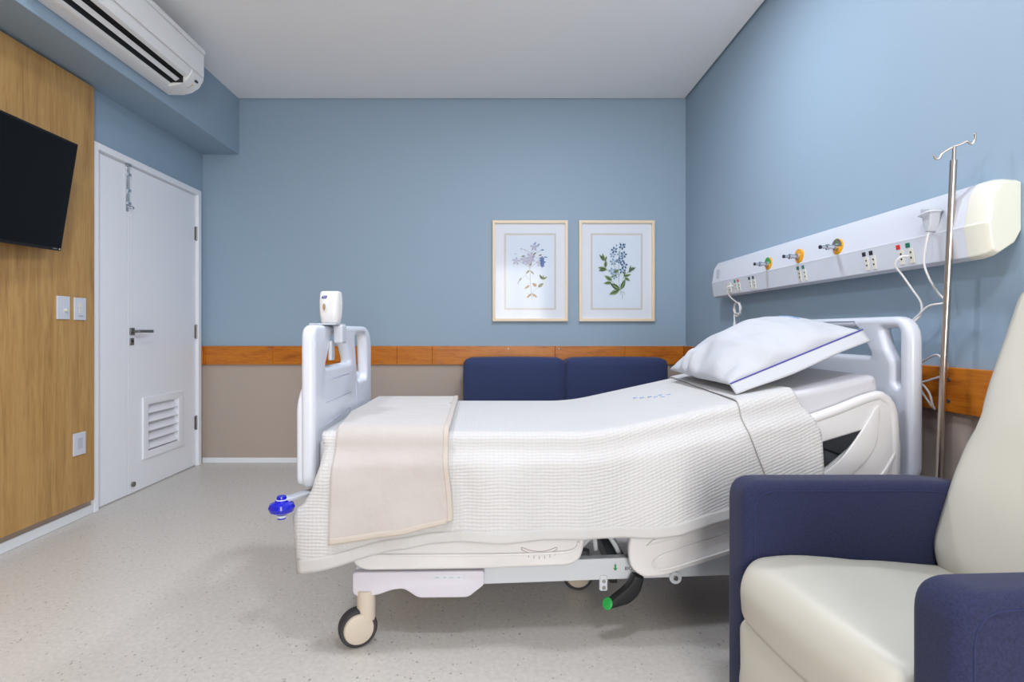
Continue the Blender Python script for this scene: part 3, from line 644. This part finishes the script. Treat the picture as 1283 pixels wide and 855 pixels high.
# ------------------------------------------------------------------ cloths laid over the bed
def ztop(X):
    z = .7045
    if X > .25: z += .219*((X-.35) if X > .45 else (X-.25)**2/.4)
    return z
def fold(X, t, z):
    return t*max(-.001+.004*math.sin(9*X), .008+.010*math.sin(11*X+1.2)+.007*math.sin(23*X+4*z)+.020*noise.noise(Vector((X*3.2, z*2.2, 3)))+.008*noise.noise(Vector((X*9, z*5, 5))))
def cross(X, o, zb, farz, K=(8, 46, 7, 44), wr=1):
    """section of the cloth at X: list of (Y, Z, arclength) from the far hem over the top to the near hem"""
    zt = ztop(X); r = .03+o; out = []
    yf, yn = 2.752, 1.872
    for i in range(K[0]): t = i/K[0]; out.append((yf+o+.02*(1-t), farz+(zt-.03-farz)*t))
    for i in range(5): a = PI/2*i/5; out.append((yf-.03+r*math.cos(a), zt-.03+r*math.sin(a)))
    for i in range(K[1]):
        t = i/K[1]; Y = yf-.03+(yn+.03-(yf-.03))*t
        bump = .0035*noise.noise(Vector((X*6, Y*5, 1)))+.004*math.exp(-((X-.40-.05*(2.7-Y))/.03)**2)
        out.append((Y, zt+o+bump*wr*math.sin(PI*min(1, t*1.0))**.3 if t > 0 else zt+o))
    for i in range(K[2]): a = PI/2*i/K[2]; out.append((yn+.03-r*math.sin(a), zt-.03+r*math.cos(a)))
    z0 = zt-.03
    for i in range(K[3]+1):
        t = i/K[3]; z = z0+(zb-z0)*t; d = (z0-z)
        Y = yn-o-.032*sm(d/.07)-.03*sm(d/.45)-fold(X, sm(d/.12), z)*wr
        out.append((Y, z))
    s = 0; res = [(out[0][0], out[0][1], 0)]
    for a, b in zip(out, out[1:]): s += math.hypot(b[0]-a[0], b[1]-a[1]); res.append((b[0], b[1], s))
    return res
def drape(name, xl, xr, o, zb, farz, nu, m, parent=None, K=(8, 46, 7, 44), thick=.004, rows=None):
    """xl/xr: functions (Y, Z) -> X limits of the cloth"""
    base = [cross(0, o, .4, farz, K)][0]; n = len(base)
    bm = bmesh.new(); uvl = bm.loops.layers.uv.new('UVMap'); grid = []; uvs = {}
    lo, hi = rows if rows else (0, n)
    for i in range(nu+1):
        u = i/nu; col = []
        # one pass to find X at each row (limits depend on the section there)
        for j in range(lo, hi):
            X = xl(2.3, .7)*(1-u)+xr(2.3, .7)*u
            for _ in range(3):
                sct = cross(X, o, zb(X), farz, K) if _ == 0 or abs(X-Xp) > 1e-4 else sct
                Xp = X; Y, Z, s = sct[j]; X = xl(Y, Z)*(1-u)+xr(Y, Z)*u
            sct = cross(X, o, zb(X), farz, K); Y, Z, s = sct[j]
            v = bm.verts.new((X, Y, Z)); uvs[v] = (X, s); col.append(v)
        grid.append(col)
    for i in range(nu):
        for j in range(hi-lo-1):
            f = bm.faces.new((grid[i][j], grid[i+1][j], grid[i+1][j+1], grid[i][j+1]))
            for l in f.loops: l[uvl].uv = uvs[l.vert]
    bm.normal_update()
    me = bpy.data.meshes.new(name); bm.to_mesh(me); bm.free()
    ob = link(name, me, m, parent, smooth=True)
    sd = ob.modifiers.new('s', 'SOLIDIFY'); sd.thickness = thick; sd.offset = 0
    return ob
HEMZ = [(-.65, .268), (-.58, .285), (-.471, .311), (-.33, .345), (-.205, .364), (-.053, .374), (.327, .382), (.45, .386), (.58, .400), (.744, .445), (1.04, .55)]
zb = lambda X: interp(X, HEMZ)
XLN = [(.26, -.628), (.36, -.640), (.455, -.648), (.475, -.640), (.495, -.610), (.54, -.585), (.61, -.563), (.66, -.560), (.70, -.575)]
def cl(Y, Z): return -.575 if Y > 1.9 else interp(Z, XLN)
def cr(Y, Z):
    if Y > 1.9: return .955+.03*(2.75-Y)/.85*.5
    return .975+.062*sm((.86-Z)/.16)-.01*sm((.5-Z)/.1)
cv = drape('coverlet', cl, cr, .004, zb, .50, 110, M['cover'])
tag(cv, 'white waffle weave coverlet spread over the hospital bed', 'coverlet')
nrow = 8+5+46+7+44+1
drape('hem', cl, cr, .0065, zb, .50, 90, M['cotton'], cv, thick=.006, rows=(nrow-6, nrow))
def fl(Y, Z):
    if Y > 1.9: return .845-.045*(2.75-Y)/.85
    return .800+.075*sm((.80-Z)/.30)
drape('turned_down_edge', fl, lambda Y, Z: cr(Y, Z)+.006, .013, zb, .52, 26, M['cover'], cv, thick=.005)
def bl(Y, Z): return -.560 if Y > 2.2 else (-.560+.04*(2.2-Y)/.3 if Y > 1.9 else -.520)
def brt(Y, Z): return -.185+.03*(2.75-Y)/.85 if Y > 1.9 else -.157+.017*sm((.66-Z)/.2)
bz = lambda X: interp(X, [(-.53, .383), (-.40, .392), (-.28, .408), (-.14, .440)])
bk = drape('fleece_blanket', bl, brt, .021, bz, .46, 46, M['fleece'], None, thick=.014)
tag(bk, 'beige fleece throw folded across the foot of the bed', 'blanket')
drape('hem', lambda Y, Z: brt(Y, Z)-.014, lambda Y, Z: brt(Y, Z)+.003, .022, bz, .46, 4, M['hem'], bk, thick=.018)
nrow = 8+5+46+7+44+1
drape('hem', bl, lambda Y, Z: brt(Y, Z)-.012, .022, lambda X: bz(X)-.004, .46, 30, M['hem'], bk, thick=.018, rows=(nrow-4, nrow))
for i in range(6):
    tube('embroidery', [(-.20+.012*(i % 3), 2.46-.012*i, .7335), (-.188+.012*(i % 3), 2.455-.012*i, .7335)], .0012, M['brownline'], bk, 2, 5) if i < 3 else None
for (x, y) in ((.60, 2.36), (.625, 2.335), (.64, 2.30), (.665, 2.32), (.66, 2.27), (.69, 2.29), (.58, 2.39)):
    tube('embroidery', [(x, y, ztop(x)+.008), (x+.014, y-.006, ztop(x+.014)+.009)], .0022, M['embroid'], cv, 2, 5)

# ------------------------------------------------------------------ pillow
A, B, Cc, D = Vector((.815, 1.975, .857)), Vector((1.250, 1.935, 1.046)), Vector((1.275, 2.60, 1.075)), Vector((.795, 2.60, .868))
def pil(u, v, s):
    p = A*(1-u)*(1-v)+B*u*(1-v)+Cc*u*v+D*(1-u)*v
    n = (B-A).cross(D-A).normalized()
    e = max(0, math.sin(PI*u))**.55*max(0, math.sin(PI*min(1, v*1.0+.0)))**.5
    pin = .035*math.sin(PI*u)*(1-2*v)*(.5)          # sides pull in
    p = p+(D-A).normalized()*0
    wr = (noise.noise(Vector((u*5, v*5, 7)))*.016+abs(noise.noise(Vector((u*9+v*3, v*4, 2))))*.012)*e
    edge = (1-min(1, u*3.2))
    wr += .032*edge*math.sin(v*26+2*math.sin(v*9))*math.sin(PI*min(1, u*4))*math.sin(PI*v)
    wr += .011*math.exp(-((v-.05)/.09)**2)*math.sin(u*20)*math.sin(PI*u)
    h = (.118 if s > 0 else -.052)*e
    bulge = (1-2*u)*.0
    return p+n*(h+wr*(1 if s > 0 else .3))
bm = bmesh.new(); N = 60; G = {}
for s in (1, -1):
    for i in range(N+1):
        for j in range(N+1):
            if s < 0 and (i in (0, N) or j in (0, N)): G[s, i, j] = G[1, i, j]; continue
            G[s, i, j] = bm.verts.new(pil(i/N, j/N, s))
    for i in range(N):
        for j in range(N):
            q = [G[s, i, j], G[s, i+1, j], G[s, i+1, j+1], G[s, i, j+1]]
            if len(set(q)) == 4:
                bm.faces.new(q if s > 0 else q[::-1])
pw = finish('pillow', bm, M['pillow'], None, smooth=True)
tag(pw, 'white pillow with blue hem line propped at the head of the bed', 'pillow')
# flat pillowcase flap hanging from the near end
bm = bmesh.new(); rows = []
for j in range(7):
    t = j/6; row = []
    for i in range(41):
        u = i/40; p = A.lerp(B, u)
        p = p+Vector((.012, -.024, -.034))*t+Vector((0, -.012*math.sin(PI*u), .003*math.sin(9*u+1)))*t
        row.append(bm.verts.new(p))
    rows.append(row)
for a, b in zip(rows, rows[1:]):
    for i in range(40): bm.faces.new((a[i], a[i+1], b[i+1], b[i]))
fp = finish('pillowcase_flap', bm, M['pillow'], pw, smooth=True)
sd = fp.modifiers.new('s', 'SOLIDIFY'); sd.thickness = .005
tube('piping', [A.lerp(B, i/10)+Vector((0, -.003, .0045)) for i in range(11)], .0024, M['stitch'], pw, 3, 8)
n = (B-A).cross(D-A).normalized()
for i in range(9):
    a = pil(.80+.008*(i % 3), .50-.022*i, 1)+n*.001; b = pil(.83, .49-.022*i, 1)+n*.001
    tube('embroidery', [a, b], .0022, M['embroid'], pw, 2, 5)

# ------------------------------------------------------------------ dispenser on the footboard
ds = empty('soap_dispenser', (-.603, 2.08, 1.066), 'white wall style soap dispenser clipped on top of the footboard', 'dispenser')
Rd = Matrix.Translation((-.603, 2.08, 0))@Matrix.Rotation(-.12, 4, 'Z')
def dpart(o): o.data.transform(Rd); return o
bm = bmesh.new(); rings = []
for z, w, d in ((1.074, .0295, .024), (1.078, .031, .027), (1.11, .0355, .031), (1.15, .0365, .032), (1.182, .0345, .03), (1.188, .033, .026), (1.190, .030, .022)):
    rr = []
    for a in range(28):
        t = 2*PI*a/28; cx_, sy = math.cos(t), math.sin(t); k = 4.5
        q = (abs(cx_)**k+abs(sy)**k)**(-1/k); rr.append(bm.verts.new((w*cx_*q, d*sy*q, z)))
    rings.append(rr)
for a, b in zip(rings, rings[1:]):
    for i in range(28): bm.faces.new((a[i], a[(i+1) % 28], b[(i+1) % 28], b[i]))
bm.faces.new(rings[0][::-1]); bm.faces.new(rings[-1])
body = dpart(finish('dispenser_body', bm, M['plastic_w'], ds, smooth=True)); es = body.modifiers.new('e', 'EDGE_SPLIT'); es.split_angle = .8
dpart(panel('logo', rpoly([(-.023, 1.163), (-.005, 1.163), (-.001, 1.173), (-.017, 1.173)], .002), [], 'XZ', -.0325, .0015, .0004, M['inkblue'], body))
dpart(words('logo_print', 'AZ', .008, Matrix.Translation((-.011, -.0336, 1.168))@Matrix.Rotation(PI/2, 4, 'X'), M['plastic_w'], body, .0002))
ell = lambda cx, cz, a, b: [(cx+a*math.cos(t*PI/12), cz+b*math.sin(t*PI/12)) for t in range(24)]
dpart(panel('window_rim', ell(-.012, 1.135, .0105, .019), [], 'XZ', -.0325, .003, .001, M['plastic'], body))
dpart(panel('level_window', ell(-.012, 1.132, .0055, .0125), [], 'XZ', -.0345, .002, .0005, M['holeglass'], body))
box('bracket_plate', -.655, -.56, 1.99, 2.12, 1.067, 1.072, M['clip'], ds, .001)
box('bracket_plate', -.655, -.648, 1.99, 2.12, .99, 1.068, M['clip'], ds, .001)
bm = bmesh.new(); bx(bm, -.585, -.55, 2.04, 2.10, 1.0, 1.068); finish('clamp', bm, M['clip'], ds, bevel=.008)
bm = bmesh.new(); bx(bm, -.60, -.586, 2.03, 2.07, .94, 1.01); finish('clamp', bm, M['clip'], ds, bevel=.004)
adopt(ds)

# ------------------------------------------------------------------ drip pole
pole = empty('drip_pole', (1.386, 1.777, .572), 'slim steel drip pole with two hooks beside the headboard', 'drip stand')
pt = Vector((1.408, 1.742, 1.612))
cyl_o('pole', (1.386, 1.777, .575), tuple(Vector((1.386, 1.777, .575)).lerp(pt, .96)), .0095, M['steel'], pole, 20)
pj = Vector((1.386, 1.777, .575)).lerp(pt, .958)
cyl_o('pole', tuple(pj), tuple(pt), .005, M['steel'], pole, 14)
t = pt
tube('hook', [t, t+Vector((-.014, .010, -.008)), t+Vector((-.024, .018, -.018)), t+Vector((-.029, .022, -.030)), t+Vector((-.036, .027, -.030)), t+Vector((-.041, .030, -.016))], .003, M['steel'], pole, 5, 8)
tube('hook', [t, t+Vector((.014, -.010, .004)), t+Vector((.024, -.018, .010)), t+Vector((.028, -.022, .002)), t+Vector((.034, -.027, .0)), t+Vector((.039, -.030, .014)), t+Vector((.038, -.030, .030))], .003, M['steel'], pole, 5, 8)
adopt(pole)

# ------------------------------------------------------------------ bed head console on the right wall
con = empty('bedhead_console', (XR, 2.66, 1.26), 'long white medical gas and socket console on the right wall', 'wall console')
CPF = [(1.5065, 1.487), (1.462, 1.490), (1.440, 1.483), (1.416, 1.445), (1.403, 1.362), (1.399, 1.356), (1.402, 1.345), (1.413, 1.266), (1.434, 1.256), (1.485, 1.29), (1.5065, 1.33)]
def yprism(name, prof, y0, y1, m, parent, bevel=.002):
    bm = bmesh.new(); A_ = [bm.verts.new((a, y0, b)) for a, b in prof]; B_ = [bm.verts.new((a, y1, b)) for a, b in prof]; n = len(prof)
    for i in range(n): bm.faces.new((A_[i], A_[(i+1) % n], B_[(i+1) % n], B_[i]))
    bm.faces.new(A_[::-1]); bm.faces.new(B_); return finish(name, bm, m, parent, bevel=bevel)
yprism('console_body', CPF, 1.695, 3.66, M['plastic'], con, .0015)
def endcap(y_in, y_out):
    bm = bmesh.new(); rings = []
    for t, sc in ((0, 1.008), (.45, 1.0), (.8, .955), (1, .87)):
        y = y_in+(y_out-y_in)*t
        rings.append([bm.verts.new((1.5065+(a-1.5065)*sc, y, 1.375+(b-1.375)*sc)) for a, b in CPF])
    n = len(CPF)
    for a, b in zip(rings, rings[1:]):
        for i in range(n): bm.faces.new((a[i], a[(i+1) % n], b[(i+1) % n], b[i]))
    bm.faces.new(rings[0][::-1]); bm.faces.new(rings[-1])
    finish('end_cap', bm, M['ivory'] if y_out < 2 else M['plastic'], con, bevel=.004)
endcap(1.70, 1.625); endcap(3.655, 3.70)
def fx(z):  # x of the console face at height z
    return interp(z, [(1.256, 1.434), (1.266, 1.413), (1.345, 1.402), (1.356, 1.399), (1.362, 1.403), (1.445, 1.416), (1.483, 1.44)])
tilt = math.atan2(1.413-1.402, 1.345-1.266)
def face(name, y, z, w, hgt, m, parent, d=.004, sk=True):
    bm = bmesh.new(); bx(bm, -d, .0, -w/2, w/2, -hgt/2, hgt/2)
    bm.transform(Matrix.Translation((fx(z), y, z))@Matrix.Rotation(-tilt if sk and z < 1.35 else 0, 4, 'Y'))
    return finish(name, bm, m, parent, bevel=.0008)
for y, mm in ((3.33, 'gdk'), (3.286, 'red'), (3.141, 'ink'), (3.093, 'ink'), (2.636, 'gdk'), (2.591, 'gdk'), (2.162, 'ink'), (2.122, 'ink'), (1.978, 'red'), (1.932, 'gdk')):
    so = face('socket', y-.012, 1.300, .022, .050, M['ivory'], con, .003)
    for dz in (-.009, .009): face('socket_hole', y-.012, 1.303+dz, .0065, .0065, M['ink'], so, .0042)
    face('marker_tile', y, 1.337, .020, .016, M[mm], con, .0015)
p_ = face('outlet_plate', 3.41, 1.305, .05, .06, M['ivory'], con, .005)
for dz in (-.012, .012): face('socket_hole', 3.41, 1.305+dz, .012, .006, M['ink'], p_, .0056)
face('reading_lamp_switch', 3.59, 1.395, .045, .075, M['clip'], con, .003)
for y, z, mm in ((2.921, 1.39, 'labg'), (2.625, 1.39, 'gold'), (2.33, 1.39, 'labk')):
    g = lathe('gas_outlet', [(0, 0), (.034, 0), (.034, .006), (.03, .009), (.0, .009)], M['gold'], con, (fx(z)+.002, y, z), (-1, 0, 0))
    bm = bmesh.new()
    vs = [bm.verts.new((fx(z)-.0078, y+.0345*math.cos(a), z+.0345*math.sin(a))) for a in [PI*i/12 for i in range(13)]]
    bm.faces.new(vs); finish('gas_label', bm, M[mm], g)
    lathe('gas_probe', [(.014, 0), (.014, .012), (.009, .014), (.009, .032), (.012, .034), (.012, .044), (.007, .047), (.007, .066), (.0, .066)], M['chrome'], g, (fx(z)-.006, y, z), (-1, 0, 0), 20)
    lathe('gas_probe', [(.0, 0), (.008, 0), (.008, .006), (0, .006)], M['ink'], g, (fx(z)-.072, y, z), (-1, 0, 0), 16)
adopt(con)
# handset in its cradle
hs = empty('nurse_call_handset', (1.40, 1.815, 1.41), 'grey call handset in its cradle near the end of the console', 'handset')
bm = bmesh.new()
pr = [(-.027, .028), (.024, .036), (.017, -.02), (.008, -.043), (-.008, -.043), (-.017, -.02)]
A_ = [bm.verts.new((1.408, 1.815+a, 1.405+b)) for a, b in pr]; B_ = [bm.verts.new((1.372+.006*(b < 0), 1.815+a*.9, 1.405+b)) for a, b in pr]
for i in range(6): bm.faces.new((A_[i], A_[(i+1) % 6], B_[(i+1) % 6], B_[i]))
bm.faces.new(A_[::-1]); bm.faces.new(B_)
finish('handset_body', bm, M['clip'], hs, bevel=.004)
tube('cradle_band', [(1.41, 1.845, 1.415), (1.372, 1.84, 1.417), (1.366, 1.815, 1.42), (1.372, 1.792, 1.424), (1.41, 1.788, 1.425)], .003, M['plastic'], hs, 5, 8)
adopt(hs)
# cords
tag(tube('power_cord', [(1.398, 1.918, 1.30), (1.375, 1.93, 1.296), (1.37, 1.945, 1.27), (1.395, 1.945, 1.235), (1.415, 1.93, 1.19), (1.432, 1.91, 1.14), (1.43, 1.91, 1.10), (1.415, 1.93, 1.06), (1.43, 1.95, .98)], .0035, M['plastic_w']), 'white cord dropping from the green marked socket behind the headboard', 'cord')
tag(tube('handset_cord', [(1.385, 1.815, 1.362), (1.383, 1.822, 1.33), (1.385, 1.835, 1.27), (1.40, 1.835, 1.22), (1.43, 1.835, 1.17), (1.452, 1.83, 1.142), (1.45, 1.84, 1.135), (1.435, 1.88, 1.128), (1.425, 1.91, 1.10), (1.418, 1.95, 1.06), (1.42, 1.97, .98)], .0035, M['plastic_w']), 'white curved cord hanging from the grey call handset', 'cord')
tag(tube('bed_cord', [(1.45, 1.95, .93), (1.455, 1.88, .965), (1.462, 1.86, .955), (1.473, 1.85, .935), (1.465, 1.86, .90), (1.45, 1.90, .88), (1.44, 1.93, .86), (1.455, 1.90, .80), (1.462, 1.89, .785), (1.455, 1.89, .80), (1.45, 1.90, .84), (1.44, 1.93, .87), (1.43, 1.98, .86), (1.44, 2.02, .90)], .0035, M['plastic_w']), 'white cord looping over the pine board behind the headboard', 'cord')
co = tag(tube('coiled_cord', [(1.405, 3.36, 1.31), (1.385, 3.37, 1.31), (1.38, 3.39, 1.29), (1.405, 3.40, 1.25), (1.44, 3.40, 1.22)]+[(1.44+.004*(i % 3), 3.39+.042*math.cos(i*PI/4+1.5), 1.175+.042*math.sin(i*PI/4+1.5)) for i in range(20)]+[(1.44, 3.42, 1.15), (1.44, 3.42, 1.10)], .0045, M['plastic_w'], None, 6), 'white cord tied in a coil under the far end of the console', 'cord')
lathe('plug', [(0, -.02), (.011, -.02), (.009, .0), (.005, .02), (0, .02)], M['plastic_w'], co, (1.44, 3.42, 1.085))

# ------------------------------------------------------------------ armchair in the foreground
chair = empty('armchair', (.675, .92, 0), 'navy fabric armchair with cream vinyl seat and back in the foreground', 'armchair')
chair.rotation_euler = (0, 0, math.radians(7)); bpy.context.view_layer.update()
# local axes: x back, y towards the far arm
def armrest(y0, y1, xf=0, zt=.672):
    o_ = rpoly([(xf, .04), (.80, .04), (.80, .60), (.58, zt-.017), (xf, zt)], [.01, .03, .04, .1, .058], 8)
    a = panel('armrest', o_, [], 'XZ', (y0+y1)/2, y1-y0, .024, M['navy'], chair, 5)
    s = [(p[0]+(.024 if p[0] < .4 else -.024), p[1]-.024) for p in rpoly([(xf, .06), (xf, zt), (.58, zt-.017), (.80, .60)], [.0, .058, .1, .0], 8)]
    for y in (y0, y1): tube('seam', [(p[0], y, p[1]) for p in s if p[0] < .78], .0016, M['navy_flat'], a, 1, 5, False)
armrest(-.094, -.002, -.012, .659); armrest(.484, .576)
def soft(name, fn, nu, nv, m):
    bm = bmesh.new(); g = [[bm.verts.new(fn(i/nu, j/nv)) for j in range(nv+1)] for i in range(nu)]
    for i in range(nu):
        for j in range(nv): bm.faces.new((g[i][j], g[(i+1) % nu][j], g[(i+1) % nu][j+1], g[i][j+1]))
    bm.faces.new([g[i][0] for i in range(nu)][::-1]); bm.faces.new([g[i][nv] for i in range(nu)])
    return finish(name, bm, m, chair, smooth=True)
def profile_soft(name, prof, y0, y1, puff, m, rnd=.02):
    """profile in x-z swept across the chair; edges drawn in, middle crowned"""
    c = Vector((sum(p[0] for p in prof)/len(prof), sum(p[1] for p in prof)/len(prof))); n = len(prof)
    def fn(u, v):
        p = Vector(prof[int(round(u*n)) % n]); a = 1-2*v
        e = math.sqrt(max(0, 1-abs(a)**10)); d = (p-c); l = d.length
        p = c+d*((l-rnd*(1-e)-.0+puff*(1-a*a))/l)
        return (p.x, y0+(y1-y0)*(v), p.y)
    return soft(name, fn, n, 40, m)
seatp = rpoly([(-.022, .335), (-.03, .43), (.0, .488), (.10, .496), (.30, .478), (.52, .445), (.66, .43), (.66, .33)], [.03, .04, .05, .05, .1, .05, .02, .02], 6)
profile_soft('seat', seatp, .002, .482, .008, M['vinylc'], .02)
frp = rpoly([(-.010, .06), (-.028, .20), (-.018, .335), (.0, .352), (.05, .352), (.05, .06)], [.01, .05, .02, .01, .01, .01], 6)
profile_soft('front_panel', frp, .003, .481, .006, M['vinylc'], .012)
bkp = rpoly([(.53, .40), (.498, .47), (.525, .56), (.575, .70), (.65, .87), (.725, 1.04), (.772, 1.16), (.80, 1.185), (.83, 1.16), (.80, 1.04), (.73, .80), (.68, .60), (.64, .42)], [.02, .05, .1, .1, .1, .1, .04, .02, .03, .1, .1, .1, .03], 5)
profile_soft('backrest', bkp, .002, .482, .01, M['vinylc'], .025)
bm = bmesh.new(); bx(bm, .06, .66, .003, .481, .05, .325); finish('chair_base', bm, M['navy'], chair, bevel=.01)
for x in (.05, .72):
    for y in (-.046, .53): 
        lathe('foot', [(0, 0), (.018, 0), (.022, .042), (0, .042)], M['black'], chair, (x, y, 0))

# ------------------------------------------------------------------ lights of the room
def ceiling_light(x, y, w, l, power, col, label, spread=150):
    r = empty('ceiling_light', (x, y, ZC), label, 'ceiling light', 'recessed ceiling lights')
    panel('light_frame', [(x-w/2-.02, y-l/2-.02), (x+w/2+.02, y-l/2-.02), (x+w/2+.02, y+l/2+.02), (x-w/2-.02, y+l/2+.02)], [[(x-w/2, y-l/2), (x+w/2, y-l/2), (x+w/2, y+l/2), (x-w/2, y+l/2)]], 'XY', ZC-.005, .01, .002, M['white'], r)
    dm = mat('diffuser_glow', (255, 255, 255), .5, emit=(col, 3.0)); box('diffuser', x-w/2, x+w/2, y-l/2, y+l/2, ZC-.004, ZC-.001, dm, r, 0)
    ld = bpy.data.lights.new('lamp', 'AREA'); ld.shape = 'RECTANGLE'; ld.size = w; ld.size_y = l; ld.energy = power; ld.color = lin(col)[:3]; ld.spread = math.radians(spread)
    lo = bpy.data.objects.new('lamp', ld); C.objects.link(lo); lo.location = (x, y, ZC-.012); lo.parent = r
    adopt(r); return r
COOL = (236, 243, 255)
ceiling_light(.35, .45, .24, .24, 18, COOL, 'square recessed ceiling light above the camera', 180)
ceiling_light(.5, 2.6, .24, .24, 22, COOL, 'square recessed ceiling light above the foot of the bed', 180)
ceiling_light(-1.2, 1.3, .24, .24, 22, COOL, 'square recessed ceiling light near the television', 180)
ld = bpy.data.lights.new('daylight', 'AREA'); ld.shape = 'RECTANGLE'; ld.size = WX1-WX0; ld.size_y = WZ1-WZ0; ld.energy = 90; ld.color = lin((255, 250, 244))[:3]
lo = bpy.data.objects.new('daylight', ld); C.objects.link(lo); lo.location = ((WX0+WX1)/2, YF-.2, (WZ0+WZ1)/2); lo.rotation_euler = (PI/2, 0, 0)
w = bpy.data.worlds.new('world'); bpy.context.scene.world = w; w.use_nodes = True
w.node_tree.nodes['Background'].inputs['Color'].default_value = (.9, .95, 1, 1); w.node_tree.nodes['Background'].inputs['Strength'].default_value = 1.0

# ------------------------------------------------------------------ camera
cd = bpy.data.cameras.new('camera'); cam = bpy.data.objects.new('camera', cd); C.objects.link(cam)
cam.location = (0, 0, 1.045); cam.rotation_euler = (PI/2, 0, 0)
cd.sensor_width = 36; cd.lens = 711/1283*36; cd.shift_x = (641.5-621)/1283; cd.shift_y = -(427.5-415)/1283; cd.clip_start = .05
sc = bpy.context.scene; sc.camera = cam
vs = sc.view_settings; vs.view_transform = 'Standard'; vs.look = 'None'; vs.gamma = 1; vs.exposure = 0.38; vs.use_curve_mapping = False
